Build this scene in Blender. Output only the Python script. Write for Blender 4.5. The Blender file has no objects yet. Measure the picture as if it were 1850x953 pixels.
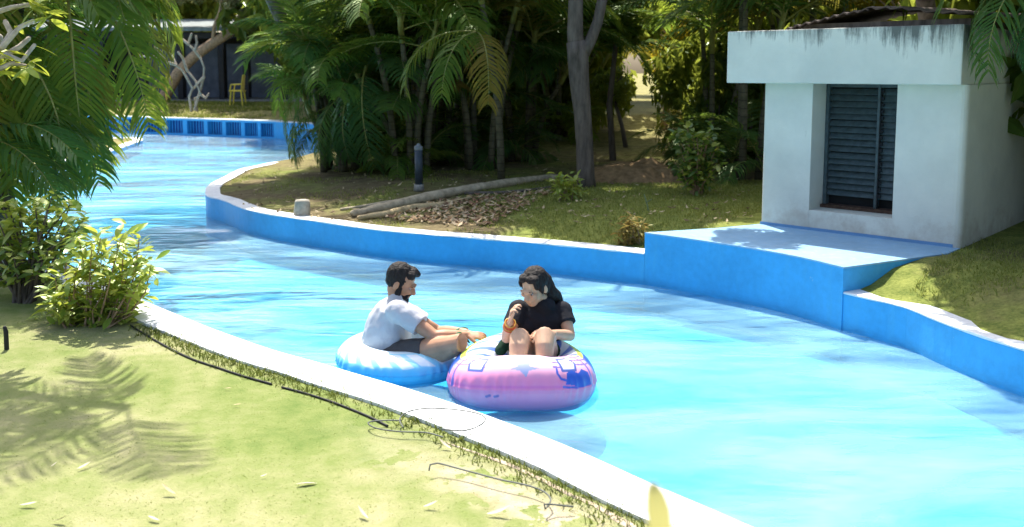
import bpy, bmesh, math, random
import numpy as np
from mathutils import Vector, Matrix, Euler, noise as mnoise
from mathutils.geometry import delaunay_2d_cdt

C = bpy.context.scene.collection
SC = bpy.context.scene
R = math.radians
rnd = random.Random(7)

# ------------------------------------------------------------------ camera
F, CX, PITCH, CAMZ = 1650.0, 925.0, R(6.0), 1.9
PP = 130.0 + F * math.tan(PITCH)
cam = bpy.data.cameras.new('camera'); cam_ob = bpy.data.objects.new('camera', cam); C.objects.link(cam_ob)
cam_ob.location = (0, 0, CAMZ); cam_ob.rotation_euler = (R(90) - PITCH, 0, 0)
cam.sensor_width = 36; cam.lens = F / 1850 * 36; cam.shift_y = -(476.5 - PP) / 1850
cam.clip_start = 0.05; cam.clip_end = 2000
cam.dof.use_dof = True; cam.dof.focus_distance = 5.9; cam.dof.aperture_fstop = 2.8
SC.camera = cam_ob
# ------------------------------------------------------------------ sky, sun, exposure
SUN_AZ, SUN_EL = R(15), R(59)            # azimuth to the left of straight ahead
w = bpy.data.worlds.new('World'); SC.world = w; w.use_nodes = True
sky = w.node_tree.nodes.new('ShaderNodeTexSky'); sky.sky_type = 'NISHITA'; sky.sun_disc = False
sky.sun_elevation = SUN_EL; sky.sun_rotation = -SUN_AZ; sky.dust_density = 4.0; sky.air_density = 1.0; sky.ozone_density = 1.5
w.node_tree.links.new(sky.outputs[0], w.node_tree.nodes['Background'].inputs[0])
w.node_tree.nodes['Background'].inputs[1].default_value = 0.15
sl = bpy.data.lights.new('sun', 'SUN'); sl.energy = 4.2; sl.angle = R(0.5); sl.color = (1.0, 0.95, 0.86)
so = bpy.data.objects.new('sun', sl); C.objects.link(so)
SUND = Vector((-math.sin(SUN_AZ) * math.cos(SUN_EL), math.cos(SUN_AZ) * math.cos(SUN_EL), math.sin(SUN_EL)))
so.rotation_euler = (SUND).to_track_quat('Z', 'Y').to_euler()
SC.view_settings.view_transform = 'Standard'; SC.view_settings.look = 'None'
SC.view_settings.exposure = 1.15; SC.view_settings.gamma = 1.0
SC.cycles.max_bounces = 8; SC.cycles.transparent_max_bounces = 12; SC.cycles.caustics_reflective = False; SC.cycles.caustics_refractive = False
SC.cycles.use_denoising = True

# ------------------------------------------------------------------ measuring helpers (photo pixel -> place in the world)
FWD = Vector((0, math.cos(PITCH), -math.sin(PITCH))); UPV = Vector((0, math.sin(PITCH), math.cos(PITCH)))
CAMP = Vector((0, 0, CAMZ))
def ray(px, py): return FWD + Vector((1, 0, 0)) * ((px - CX) / F) - UPV * ((py - PP) / F)
def P(px, py, z=0.0):
    d = ray(px, py); return CAMP + d * ((z - CAMZ) / d.z)
def D(px, py, y):
    d = ray(px, py); return CAMP + d * (y / d.y)
def onplane(px, py, o, n):
    d = ray(px, py); return CAMP + d * ((o - CAMP).dot(n) / d.dot(n))

# ------------------------------------------------------------------ object helpers
def tag(o, label=None, cat=None, group=None, kind=None):
    if label: o['label'] = label
    if cat: o['category'] = cat
    if group: o['group'] = group
    if kind: o['kind'] = kind
    return o
def thing(name, label, cat, loc=(0, 0, 0), rz=0, group=None):
    o = bpy.data.objects.new(name, None); C.objects.link(o); o.empty_display_size = 0.1
    o.location = loc; o.rotation_euler = (0, 0, rz)
    return tag(o, label, cat, group)
def meshob(name, me, mat=None, parent=None, loc=None, world=False):
    o = bpy.data.objects.new(name, me); C.objects.link(o)
    if mat is not None:
        me.materials.clear()
        for m in (mat if isinstance(mat, (list, tuple)) else [mat]): me.materials.append(m)
    if parent is not None:
        o.parent = parent
        if world:   # geometry was given in world coordinates
            o.matrix_parent_inverse = pinv(parent)
    if loc is not None: o.location = loc
    return o
def pinv(p):
    m = Matrix.LocRotScale(p.location, p.rotation_euler, p.scale)
    if p.parent is not None: m = (p.parent_m if False else Matrix.LocRotScale(p.parent.location, p.parent.rotation_euler, p.parent.scale)) @ m
    return m.inverted()
def frombm(name, bm, mat=None, parent=None, smooth=False, loc=None, world=False, recalc=True):
    if recalc: bmesh.ops.recalc_face_normals(bm, faces=bm.faces)
    me = bpy.data.meshes.new(name); bm.to_mesh(me); bm.free()
    if smooth: me.polygons.foreach_set('use_smooth', [True] * len(me.polygons))
    return meshob(name, me, mat, parent, loc, world)
def pydata(name, verts, faces, mat=None, parent=None, smooth=False, world=False):
    me = bpy.data.meshes.new(name); me.from_pydata(verts, [], faces); me.update()
    if smooth: me.polygons.foreach_set('use_smooth', [True] * len(me.polygons))
    return meshob(name, me, mat, parent, None, world)
def copyob(o, parent=None, name=None):
    c = o.copy(); C.objects.link(c); c.parent = parent
    return c

def box(bm, c, s, rot=None, bev=0.0):
    m = Matrix.Translation(Vector(c)) @ (rot.to_4x4() if rot is not None else Matrix.Identity(4)) @ Matrix.Diagonal((s[0], s[1], s[2], 1))
    r = bmesh.ops.create_cube(bm, size=1.0, matrix=m)
    if bev > 0:
        es = list({e for v in r['verts'] for e in v.link_edges})
        bmesh.ops.bevel(bm, geom=es, offset=bev, segments=2, affect='EDGES', profile=0.6)
def obox(bm, o, ax, ay, az, bev=0.0):
    """box spanned from corner o by three edge vectors"""
    vs = [bm.verts.new(o + ax * i + ay * j + az * k) for k in (0, 1) for j in (0, 1) for i in (0, 1)]
    for f in ((0, 1, 3, 2), (4, 6, 7, 5), (0, 4, 5, 1), (2, 3, 7, 6), (0, 2, 6, 4), (1, 5, 7, 3)): bm.faces.new([vs[i] for i in f])
    if bev > 0:
        es = list({e for v in vs for e in v.link_edges})
        bmesh.ops.bevel(bm, geom=es, offset=bev, segments=2, affect='EDGES', profile=0.6)
def loft(bm, pts, rad, n=10, ref=None, caps=True, mat=0):
    """tube through pts; rad = radius or (a along ref, b across); round caps when caps"""
    pts = [Vector(p) for p in pts]; N = len(pts)
    rad = [(r, r) if not isinstance(r, (tuple, list)) else r for r in rad]
    rings = []
    prev = None
    for i, p in enumerate(pts):
        t = (pts[min(i + 1, N - 1)] - pts[max(i - 1, 0)]).normalized()
        if ref is not None: a = Vector(ref)
        elif prev is not None: a = prev
        else: a = Vector((0, 0, 1)) if abs(t.z) < 0.9 else Vector((1, 0, 0))
        a = (a - t * a.dot(t)).normalized(); b = t.cross(a); prev = a
        rings.append((p, t, a, b, rad[i]))
    allr = []
    if caps:
        p, t, a, b, r = rings[0]; m = min(r)
        for k in (0.95, 0.6): allr.append((p - t * (m * k), a, b, (r[0] * math.sqrt(1 - k * k), r[1] * math.sqrt(1 - k * k))))
    for p, t, a, b, r in rings: allr.append((p, a, b, r))
    if caps:
        p, t, a, b, r = rings[-1]; m = min(r)
        for k in (0.6, 0.95): allr.append((p + t * (m * k), a, b, (r[0] * math.sqrt(1 - k * k), r[1] * math.sqrt(1 - k * k))))
    vr = []
    for p, a, b, r in allr:
        vr.append([bm.verts.new(p + a * (r[0] * math.cos(2 * math.pi * k / n)) + b * (r[1] * math.sin(2 * math.pi * k / n))) for k in range(n)])
    for i in range(len(vr) - 1):
        for k in range(n):
            f = bm.faces.new((vr[i][k], vr[i][(k + 1) % n], vr[i + 1][(k + 1) % n], vr[i + 1][k])); f.material_index = mat
    f = bm.faces.new(vr[0][::-1]); f.material_index = mat
    f = bm.faces.new(vr[-1]); f.material_index = mat
def ell(bm, c, r, rot=None, u=16, v=10):
    m = Matrix.Translation(Vector(c)) @ (rot.to_4x4() if rot is not None else Matrix.Identity(4)) @ Matrix.Diagonal((r[0], r[1], r[2], 1))
    bmesh.ops.create_uvsphere(bm, u_segments=u, v_segments=v, radius=1.0, matrix=m)
def fuse(name, bm, voxel, mat, parent, smooth_it=4, world=True, disp=None):
    """weld overlapping closed pieces into one continuous skin"""
    bmesh.ops.recalc_face_normals(bm, faces=bm.faces)
    me = bpy.data.meshes.new(name + '_src'); bm.to_mesh(me); bm.free()
    o = bpy.data.objects.new(name + '_src', me); C.objects.link(o)
    m = o.modifiers.new('r', 'REMESH'); m.mode = 'VOXEL'; m.voxel_size = voxel
    s = o.modifiers.new('s', 'SMOOTH'); s.factor = 0.5; s.iterations = smooth_it
    dg = bpy.context.evaluated_depsgraph_get(); dg.update()
    me2 = bpy.data.meshes.new_from_object(o.evaluated_get(dg))
    me2.name = name
    bpy.data.objects.remove(o); bpy.data.meshes.remove(me)
    if disp:
        n = len(me2.vertices); co = np.empty(n * 3); me2.vertices.foreach_get('co', co); co = co.reshape(-1, 3)
        nr = np.empty(n * 3); me2.vertices.foreach_get('normal', nr); nr = nr.reshape(-1, 3)
        d = np.array([disp(Vector(c)) for c in co])
        co += nr * d[:, None]; me2.vertices.foreach_set('co', co.ravel()); me2.update()
    me2.polygons.foreach_set('use_smooth', [True] * len(me2.polygons))
    return meshob(name, me2, mat, parent, None, world)

def catmull(pts, step=0.15):
    pts = [np.array(p, float) for p in pts]; out = []
    P_ = [2 * pts[0] - pts[1]] + pts + [2 * pts[-1] - pts[-2]]
    for i in range(1, len(P_) - 2):
        p0, p1, p2, p3 = P_[i - 1], P_[i], P_[i + 1], P_[i + 2]
        n = max(1, int(np.linalg.norm(p2 - p1) / step))
        for k in range(n):
            t = k / n
            out.append(0.5 * ((2 * p1) + (-p0 + p2) * t + (2 * p0 - 5 * p1 + 4 * p2 - p3) * t * t + (-p0 + 3 * p1 - 3 * p2 + p3) * t ** 3))
    out.append(pts[-1]); return np.array(out)
def sm(a, b, x):
    t = np.clip((x - a) / (b - a), 0, 1); return t * t * (3 - 2 * t)

# ------------------------------------------------------------------ materials
class M:
    def __init__(s, name):
        s.m = bpy.data.materials.new(name); s.m.use_nodes = True; s.t = s.m.node_tree; s.t.nodes.clear()
        s.out = s.n('OutputMaterial')
    def n(s, typ, **kw):
        nd = s.t.nodes.new('ShaderNode' + typ)
        for k, v in kw.items():
            if k == 'i':
                for a, b in v.items():
                    if hasattr(b, 'links') or isinstance(b, bpy.types.NodeSocket): s.t.links.new(b, nd.inputs[a])
                    else: nd.inputs[a].default_value = b
            else: setattr(nd, k, v)
        return nd
    def l(s, a, b): s.t.links.new(a, b)
    def pos(s, scale=(1, 1, 1), rot=(0, 0, 0), coord='geo'):
        src = s.n('NewGeometry').outputs['Position'] if coord == 'geo' else s.n('TexCoord').outputs['Object']
        mp = s.n('Mapping', i={'Vector': src, 'Scale': scale, 'Rotation': rot}); return mp.outputs[0]
    def noise(s, vec, scale=5, detail=4, rough=0.55, dist=0.0):
        return s.n('TexNoise', i={'Vector': vec, 'Scale': scale, 'Detail': detail, 'Roughness': rough, 'Distortion': dist}).outputs['Fac']
    def ramp(s, fac, stops):
        r = s.n('ValToRGB', i={'Fac': fac}); e = r.color_ramp.elements
        while len(e) < len(stops): e.new(0.5)
        for k, (p, c) in enumerate(stops):
            e[k].position = p; e[k].color = (*c, 1) if not isinstance(c, (int, float)) else (c, c, c, 1)
        return r.outputs['Color']
    def mix(s, fac, a, b, mode='MIX'):
        m = s.n('Mix', data_type='RGBA', blend_type=mode)
        for k, v in ((0, fac), (6, a), (7, b)):
            if isinstance(v, bpy.types.NodeSocket): s.l(v, m.inputs[k])
            elif k == 0: m.inputs[0].default_value = v
            else: m.inputs[k].default_value = (*v, 1)
        return m.outputs[2]
    def math(s, op, a, b=0.0):
        m = s.n('Math', operation=op)
        for k, v in ((0, a), (1, b)):
            if isinstance(v, bpy.types.NodeSocket): s.l(v, m.inputs[k])
            else: m.inputs[k].default_value = v
        return m.outputs[0]
    def bump(s, h, strength=0.3, dist=0.02):
        return s.n('Bump', i={'Height': h, 'Strength': strength, 'Distance': dist}).outputs[0]
    def pbr(s, col, rough=0.6, normal=None, spec=0.4, **kw):
        b = s.n('BsdfPrincipled')
        for k, v in [('Base Color', col), ('Roughness', rough), ('Normal', normal), ('Specular IOR Level', spec)] + list(kw.items()):
            if v is None: continue
            if isinstance(v, bpy.types.NodeSocket): s.l(v, b.inputs[k])
            elif k == 'Base Color': b.inputs[k].default_value = (*v, 1)
            else: b.inputs[k].default_value = v
        s.l(b.outputs[0], s.out.inputs[0]); return s.m

def simple(name, c, rough=0.6, var=0.25, scale=8.0, bump=0.2, spec=0.3, coord='geo', stretch=(1, 1, 1), **kw):
    m = M(name); v = m.pos(stretch, coord=coord); f = m.noise(v, scale, 5, 0.6)
    lo = tuple(x * (1 - var) for x in c); hi = tuple(min(1, x * (1 + var)) for x in c)
    return m.pbr(m.ramp(f, [(0.3, lo), (0.7, hi)]), rough, m.bump(f, bump, 0.01) if bump else None, spec, **kw)

def leafmat(name, cols, trans, gloss=0.25, tmix=0.42):
    """cols: diffuse colours by random per object/island, trans: colour of light let through"""
    m = M(name)
    oi = m.n('ObjectInfo').outputs['Random']
    isl = m.n('NewGeometry').outputs['Random Per Island']
    f = m.math('ADD', m.math('MULTIPLY', oi, 0.55), m.math('MULTIPLY', isl, 0.45))
    n = len(cols)
    col = m.ramp(f, [((k + 0.5) / n, c) for k, c in enumerate(cols)])
    tcol = m.ramp(f, [((k + 0.5) / n, tuple(a * b for a, b in zip(trans, (0.7 + 0.6 * k / n,) * 3))) for k in range(n)])
    d = m.n('BsdfDiffuse', i={'Color': col}); t = m.n('BsdfTranslucent', i={'Color': tcol})
    g = m.n('BsdfGlossy', i={'Roughness': 0.42, 'Color': (0.42, 0.5, 0.34, 1)})
    fr = m.n('LayerWeight', i={'Blend': 0.25}).outputs['Fresnel']
    x = m.n('MixShader', i={'Fac': tmix}); m.l(d.outputs[0], x.inputs[1]); m.l(t.outputs[0], x.inputs[2])
    y = m.n('MixShader', i={'Fac': m.math('MULTIPLY', fr, gloss * 0.6)}); m.l(x.outputs[0], y.inputs[1]); m.l(g.outputs[0], y.inputs[2])
    m.l(y.outputs[0], m.out.inputs[0]); return m.m

# ------------------------------------------------------------------ plan of the canal
def px_line(pts, z): return [(*P(a, b, z).xy,) for a, b in pts]
ZW = 0.29                                             # island coping above the water
lawn_px = [(0, 478), (130, 524), (252, 580), (400, 640), (540, 684), (680, 728), (830, 784), (980, 849), (1170, 940)]   # lawn side of the white coping
isl_px_front = [(370, 347), (375, 354), (403, 361), (431, 373), (459, 381), (515, 391), (572, 399), (670, 413), (765, 422), (878, 431), (992, 440), (1105, 451), (1164, 457.5)]
isl_tip_px = [(640, 267), (600, 274), (566, 281), (529, 288), (487, 294), (459, 300), (431, 306), (403, 320), (381, 331), (371, 340)]
deck_px = [(1165, 420.5), (1227, 428.6), (1347, 446.5), (1444, 464), (1524, 483)]
ZD = 0.475
isl_px_right = [(1524, 527.5), (1574, 539), (1639, 555), (1720, 587), (1850, 630)]
isl_tip = [(-0.9, 19.9), (-1.6, 19.5), (-2.4, 19.1)] + px_line(isl_tip_px, ZW)
isl_front = px_line(isl_px_front, ZW); deck_front = px_line(deck_px, ZD); isl_right = px_line(isl_px_right, ZW) + [(3.25, 4.6), (3.7, 3.9), (4.6, 3.1), (6.5, 2.2), (10, 1.3), (16, 0.6)]
FA, FB = P(150, 237, 0), P(498, 251.5, 0)              # ends of the grated stretch of the far wall
far_l1 = [(-36, 36), (-22, 31.5), FA.xy[:]]; far_l2 = [FB.xy[:], (-5.6, 25.0), (-4.2, 23.8), (-2.6, 23.0), (-0.9, 22.6)]
pen_px = [(215, 249), (242, 248), (258, 252), (236, 261), (201, 273), (161, 283), (80, 297), (0, 309)]
pen_l = [(-30, 26), (-20, 25.6), (-13.8, 25.0)] + px_line(pen_px, 0.09) + [(-11, 14.6), (-16, 14.4), (-30, 15)]
near_l = catmull([(-30, 10.3), (-14, 9.4), (-8.0, 8.6)] + px_line(lawn_px, 0.262) + [(0.95, 2.75), (2.0, 2.05), (4, 1.3), (8, 0.2), (16, -1.2)], 0.12)
def offs(line, w_):
    t = np.gradient(line, axis=0); n = np.stack([-t[:, 1], t[:, 0]], 1); n /= np.linalg.norm(n, axis=1)[:, None]; return line + n * w_
S_near = offs(near_l, 0.25)
S_tip, S_front, S_deck, S_right = (catmull(a, 0.12) for a in (isl_tip, isl_front, deck_front, isl_right))
S_far1, S_far2 = catmull(far_l1, 0.4), catmull(far_l2, 0.2)
S_far = np.vstack([S_far1, S_far2]); S_pen = catmull(pen_l, 0.2)
island = np.vstack([S_tip, S_front[1:], S_deck[1:], S_right[1:]])
water_poly = np.vstack([S_near, S_right[::-1], S_deck[::-1], S_front[::-1], S_tip[::-1], S_far[::-1], S_pen])

def inpoly(pts, poly):
    x, y = pts[:, 0], pts[:, 1]; ins = np.zeros(len(pts), bool); j = len(poly) - 1
    for i in range(len(poly)):
        xi, yi = poly[i]; xj, yj = poly[j]
        if yi != yj:
            c = ((yi > y) != (yj > y)) & (x < (xj - xi) * (y - yi) / (yj - yi) + xi); ins ^= c
        j = i
    return ins
def dist(pts, line):
    best = np.full(len(pts), 1e9)
    a = line[:-1]; b = line[1:]
    for p, q in zip(a, b):
        d = q - p; L = max(1e-9, d @ d); t = np.clip(((pts - p) @ d) / L, 0, 1)
        best = np.minimum(best, np.hypot(*(pts - p - t[:, None] * d).T))
    return best
coarse = lambda s: s[::3] if len(s) > 30 else s
def terrain(pts):
    pts = np.atleast_2d(np.asarray(pts, float)); x, y = pts.T
    dn, df, dp = dist(pts, coarse(S_near)), dist(pts, coarse(S_far)), dist(pts, coarse(S_pen)); di = dist(pts, coarse(island))
    lab = np.argmin(np.stack([dn, di, df, dp]), 0)
    wob = np.array([mnoise.noise((a * 0.7, b * 0.7, 3.1)) for a, b in pts])
    zn = 0.245 + 0.02 * wob * sm(0.3, 1.0, dn)
    zi = 0.272 + 0.195 * sm(0.1, 1.25 - 0.55 * sm(1.8, 2.6, x), di) * sm(-0.6, 1.6, x) * (1 - sm(9, 13, y)) + 0.12 * sm(0.2, 2.5, di) * sm(9, 12, y) + 0.03 * wob * sm(0.2, 1.0, di) * (1 - sm(-0.8, 0.6, x))
    zi = zi + 0.38 * sm(15, 25, y)
    zf = 0.45 + 0.4 * sm(0.3, 2.6, df); zf = np.where((x > -3), np.maximum(zi, np.minimum(zf, 0.5 + 0.35 * sm(-3, 1, x))), zf)
    zp = 0.075 + 0.16 * sm(0.2, 2, dp)
    return np.choose(lab, [zn, zi, zf, zp])
GX, GY, GS = -18.0, -1.0, 0.2
_gx = np.arange(GX, 18.01, GS); _gy = np.arange(GY, 46.01, GS)
TG_ = terrain(np.array([(a, b) for b in _gy for a in _gx])).reshape(len(_gy), len(_gx))
def T(x, y):
    u, v = (x - GX) / GS, (y - GY) / GS
    i, j = int(u), int(v)
    if not (0 <= i < len(_gx) - 1 and 0 <= j < len(_gy) - 1): return float(terrain([(x, y)])[0])
    a, b = u - i, v - j
    return float(TG_[j, i] * (1 - a) * (1 - b) + TG_[j, i + 1] * a * (1 - b) + TG_[j + 1, i] * (1 - a) * b + TG_[j + 1, i + 1] * a * b)
def G(px, py):
    """where the view through a photo pixel meets the ground"""
    z = 0.35
    for _ in range(12):
        p = P(px, py, z); z = 0.5 * z + 0.5 * T(p.x, p.y)
    p = P(px, py, z); p.z = T(p.x, p.y); return p

# ------------------------------------------------------------------ materials of the setting
def mat_lawn():
    m = M('lawn_grass'); v = m.pos()
    a = m.noise(v, 1.1, 5, 0.6); b = m.noise(v, 9, 4, 0.6); c = m.noise(v, 90, 3, 0.7)
    f = m.math('ADD', m.math('MULTIPLY', a, 0.62), m.math('ADD', m.math('MULTIPLY', b, 0.26), m.math('MULTIPLY', c, 0.12)))
    col = m.ramp(f, [(0.33, (0.10, 0.155, 0.035)), (0.44, (0.175, 0.215, 0.065)), (0.54, (0.255, 0.265, 0.115)), (0.66, (0.36, 0.325, 0.19))])
    at = m.n('Attribute', attribute_name='bare').outputs['Fac']
    bare = m.ramp(m.noise(v, 14, 4), [(0.3, (0.30, 0.24, 0.15)), (0.7, (0.52, 0.46, 0.34))])
    k = m.math('MULTIPLY', at, m.math('GREATER_THAN', m.noise(v, 7, 3), 0.42))
    col = m.mix(k, col, bare)
    return m.pbr(col, 0.9, m.bump(m.math('ADD', m.math('MULTIPLY', b, 0.5), c), 0.55, 0.02), 0.1)
def mat_ground():
    m = M('dry_ground'); v = m.pos()
    a = m.noise(v, 0.9, 5, 0.62); b = m.noise(v, 7, 4, 0.6); c = m.noise(v, 40, 3, 0.7)
    yy = m.n('SeparateXYZ', i={0: m.n('NewGeometry').outputs['Position']}).outputs[1]
    dirt = m.ramp(m.math('ADD', m.math('MULTIPLY', b, 0.6), m.math('MULTIPLY', c, 0.4)), [(0.35, (0.085, 0.066, 0.036)), (0.65, (0.21, 0.17, 0.09))])
    gr = m.ramp(m.math('ADD', m.math('MULTIPLY', b, 0.5), m.math('MULTIPLY', c, 0.5)), [(0.35, (0.085, 0.12, 0.025)), (0.65, (0.27, 0.29, 0.075))])
    at = m.n('Attribute', attribute_name='green').outputs['Fac']
    k = m.ramp(m.math('ADD', m.math('MULTIPLY', m.math('SUBTRACT', a, 0.5), 1.1), at), [(0.40, 0.0), (0.62, 1.0)])
    dry = m.ramp(m.math('ADD', m.math('MULTIPLY', b, 0.6), m.math('MULTIPLY', c, 0.4)), [(0.35, (0.13, 0.125, 0.04)), (0.65, (0.34, 0.31, 0.12))])
    kd = m.n('MapRange', i={0: yy, 1: 14.5, 2: 18.0}).outputs[0]
    return m.pbr(m.mix(m.math('MULTIPLY', kd, m.ramp(a, [(0.35, 0.35), (0.55, 1.0)])), m.mix(k, dirt, gr), dry), 0.95, m.bump(m.math('ADD', b, c), 0.6, 0.03), 0.1)
def mat_paint(name, c, wear=0.12, c2=None):
    m = M(name); v = m.pos()
    f = m.math('ADD', m.math('MULTIPLY', m.noise(v, 2.2, 5, 0.6), 0.6), m.math('MULTIPLY', m.noise(v, 18, 4, 0.65), 0.4))
    st = m.noise(m.pos((9, 9, 0.9)), 1.5, 4, 0.6)
    col = m.ramp(f, [(0.3, tuple(x * (1 - wear) for x in c)), (0.7, tuple(min(1, x * (1 + wear)) for x in c))])
    col = m.mix(m.ramp(st, [(0.55, 0.0), (0.8, 0.35)]), col, c2 or tuple(x * 0.6 + 0.03 for x in c))
    z = m.n('SeparateXYZ', i={0: m.n('NewGeometry').outputs['Position']}).outputs[2]
    wl = m.n('MapRange', i={0: z, 1: 0.0, 2: 0.075, 3: 0.55, 4: 0.0}).outputs[0]
    col = m.mix(m.math('MULTIPLY', wl, m.ramp(m.noise(m.pos((3, 3, 14)), 3, 4), [(0.3, 0.3), (0.7, 1.0)])), col, tuple(x * 0.45 + 0.02 for x in c))
    chip = m.ramp(m.noise(v, 11, 7, 0.8), [(0.67, 0.0), (0.70, 1.0)])
    col = m.mix(m.math('MULTIPLY', chip, 0.4), col, (0.45, 0.55, 0.62))
    return m.pbr(col, 0.55, m.bump(m.noise(v, 30, 4), 0.25, 0.006), 0.3)
def mat_coping():
    m = M('worn_white_coping'); v = m.pos()
    f = m.math('ADD', m.math('MULTIPLY', m.noise(v, 3, 5, 0.65), 0.6), m.math('MULTIPLY', m.noise(v, 28, 4, 0.65), 0.4))
    col = m.ramp(f, [(0.32, (0.42, 0.44, 0.44)), (0.45, (0.66, 0.68, 0.69)), (0.65, (0.80, 0.81, 0.82))])
    return m.pbr(col, 0.7, m.bump(f, 0.3, 0.01), 0.25)
def mat_water():
    m = M('pool_water')
    v1 = m.pos((1.0, 2.4, 1), (0, 0, R(12))); v2 = m.pos((0.55, 1.5, 1), (0, 0, R(-8)))
    h = m.math('ADD', m.math('MULTIPLY', m.noise(v2, 0.75, 2, 0.5, 0.8), 1.5), m.math('ADD', m.math('MULTIPLY', m.noise(v1, 1.9, 2, 0.5, 0.6), 0.40), m.math('MULTIPLY', m.noise(v1, 7, 2, 0.5), 0.03)))
    calm = m.ramp(m.noise(m.pos((0.5, 0.9, 1), (0, 0, R(20))), 0.45, 2, 0.5), [(0.36, 0.30), (0.62, 1.0)])
    nb = m.bump(m.math('MULTIPLY', h, calm), 0.8, 0.105)
    fr = m.n('Fresnel', i={'IOR': 1.33, 'Normal': nb}).outputs[0]
    g = m.n('BsdfGlossy', i={'Roughness': 0.17, 'Color': (1, 1, 1, 1), 'Normal': nb})
    tr = m.n('BsdfTransparent', i={'Color': (0.62, 0.93, 0.99, 1)})
    df = m.n('BsdfDiffuse', i={'Color': (0.34, 0.70, 0.86, 1)})
    sky_patch = m.ramp(m.noise(m.pos((0.55, 1.5, 1), (0, 0, R(-14))), 0.8, 4, 0.6, 0.5), [(0.40, 0.16), (0.66, 0.54)])  # pale drifts: reflected sky put into the water's own colour
    x = m.n('MixShader', i={'Fac': sky_patch}); m.l(tr.outputs[0], x.inputs[1]); m.l(df.outputs[0], x.inputs[2])
    y = m.n('MixShader', i={'Fac': fr}); m.l(x.outputs[0], y.inputs[1]); m.l(g.outputs[0], y.inputs[2])
    m.l(y.outputs[0], m.out.inputs[0]); return m.m
def mat_floor():
    m = M('painted_pool_floor'); v = m.pos()
    vo = m.n('TexVoronoi', feature='SMOOTH_F1', i={'Vector': m.n('Mapping', i={'Vector': m.n('VectorMath', operation='ADD', i={0: m.pos(), 1: m.n('TexNoise', i={'Vector': m.pos(), 'Scale': 1.6}).outputs['Color']}).outputs[0], 'Scale': (1, 1, 1)}).outputs[0], 'Scale': 2.2}).outputs['Distance']
    f = m.noise(v, 1.3, 5, 0.6)
    col = m.ramp(f, [(0.32, (0.045, 0.40, 0.67)), (0.5, (0.08, 0.48, 0.73)), (0.66, (0.18, 0.61, 0.79))])
    return m.pbr(col, 0.7, None, 0.2)
def mat_hut():
    m = M('mildewed_white_render'); v = m.pos()
    z = m.n('SeparateXYZ', i={0: m.n('NewGeometry').outputs['Position']}).outputs[2]
    f = m.noise(v, 2.0, 5, 0.6)
    col = m.ramp(f, [(0.3, (0.55, 0.56, 0.50)), (0.7, (0.68, 0.68, 0.60))])
    st = m.math('ADD', m.math('MULTIPLY', m.noise(m.pos((9, 9, 0.9)), 1.9, 6, 0.75, 0.3), 0.72), m.math('MULTIPLY', m.noise(v, 4, 5, 0.7), 0.28))
    top = m.n('MapRange', i={0: z, 1: 1.93, 2: 2.29, 3: -0.22, 4: 0.15}).outputs[0]
    top = m.math('ADD', top, m.math('MULTIPLY', m.math('SUBTRACT', m.noise(m.pos((1.3, 1.3, 0.4)), 2.2, 2), 0.45), 0.55))
    k = m.ramp(m.math('ADD', st, top), [(0.53, 0.0), (0.70, 1.0)])
    col = m.mix(m.math('MULTIPLY', k, 0.9), col, (0.08, 0.09, 0.085))
    low = m.n('MapRange', i={0: z, 1: 0.47, 2: 1.0, 3: 0.24, 4: -0.28}).outputs[0]
    k2 = m.ramp(m.math('ADD', m.noise(v, 6, 5, 0.7), low), [(0.55, 0.0), (0.85, 1.0)])
    col = m.mix(m.math('MULTIPLY', k2, 0.6), col, (0.40, 0.33, 0.26))  # patchy warm foot, bounced light put into the wall colour
    ck = m.ramp(m.noise(m.pos(), 22, 6, 0.75), [(0.66, 0.0), (0.72, 1.0)])
    col = m.mix(m.math('MULTIPLY', ck, 0.25), col, (0.3, 0.3, 0.28))
    return m.pbr(col, 0.85, m.bump(m.noise(v, 25, 5), 0.3, 0.008), 0.2)
BLUE = mat_paint('blue_pool_paint', (0.05, 0.335, 0.66), 0.16, (0.10, 0.40, 0.62))
BLUE2 = mat_paint('faded_blue_deck_paint', (0.23, 0.41, 0.60), 0.18, (0.5, 0.55, 0.58))
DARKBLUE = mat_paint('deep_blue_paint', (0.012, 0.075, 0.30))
COPING = mat_coping(); HUT = mat_hut(); GROUND = mat_ground(); LAWN = mat_lawn()
LEAFDRY = simple('dry_leaf', (0.55, 0.47, 0.33), 0.7, 0.35, 20)
BARK = simple('grey_bark', (0.12, 0.10, 0.085), 0.9, 0.45, 14, 0.8, 0.1, stretch=(1, 1, 0.25))
BARKPALE = simple('pale_bark', (0.42, 0.37, 0.31), 0.85, 0.3, 18, 0.5, 0.1)
BARKBROWN = simple('brown_bark', (0.32, 0.22, 0.14), 0.9, 0.4, 16, 0.6, 0.1)
def mat_palmtrunk():
    m = M('ringed_palm_trunk'); z = m.n('SeparateXYZ', i={0: m.pos(coord='obj')}).outputs[2]
    r = m.math('FRACT', m.math('MULTIPLY', z, 9.0)); k = m.ramp(r, [(0.0, 0.0), (0.12, 1.0), (0.9, 1.0), (1.0, 0.0)])
    f = m.noise(m.pos(coord='obj'), 12, 4)
    return m.pbr(m.mix(k, (0.05, 0.042, 0.03), m.ramp(f, [(0.3, (0.07, 0.07, 0.042)), (0.7, (0.14, 0.125, 0.08))])), 0.8, m.bump(k, 0.5, 0.01), 0.2)
PALMTRUNK = mat_palmtrunk()
RACHIS = simple('palm_stalk', (0.22, 0.22, 0.06), 0.5, 0.3, 10, 0.0)

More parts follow.
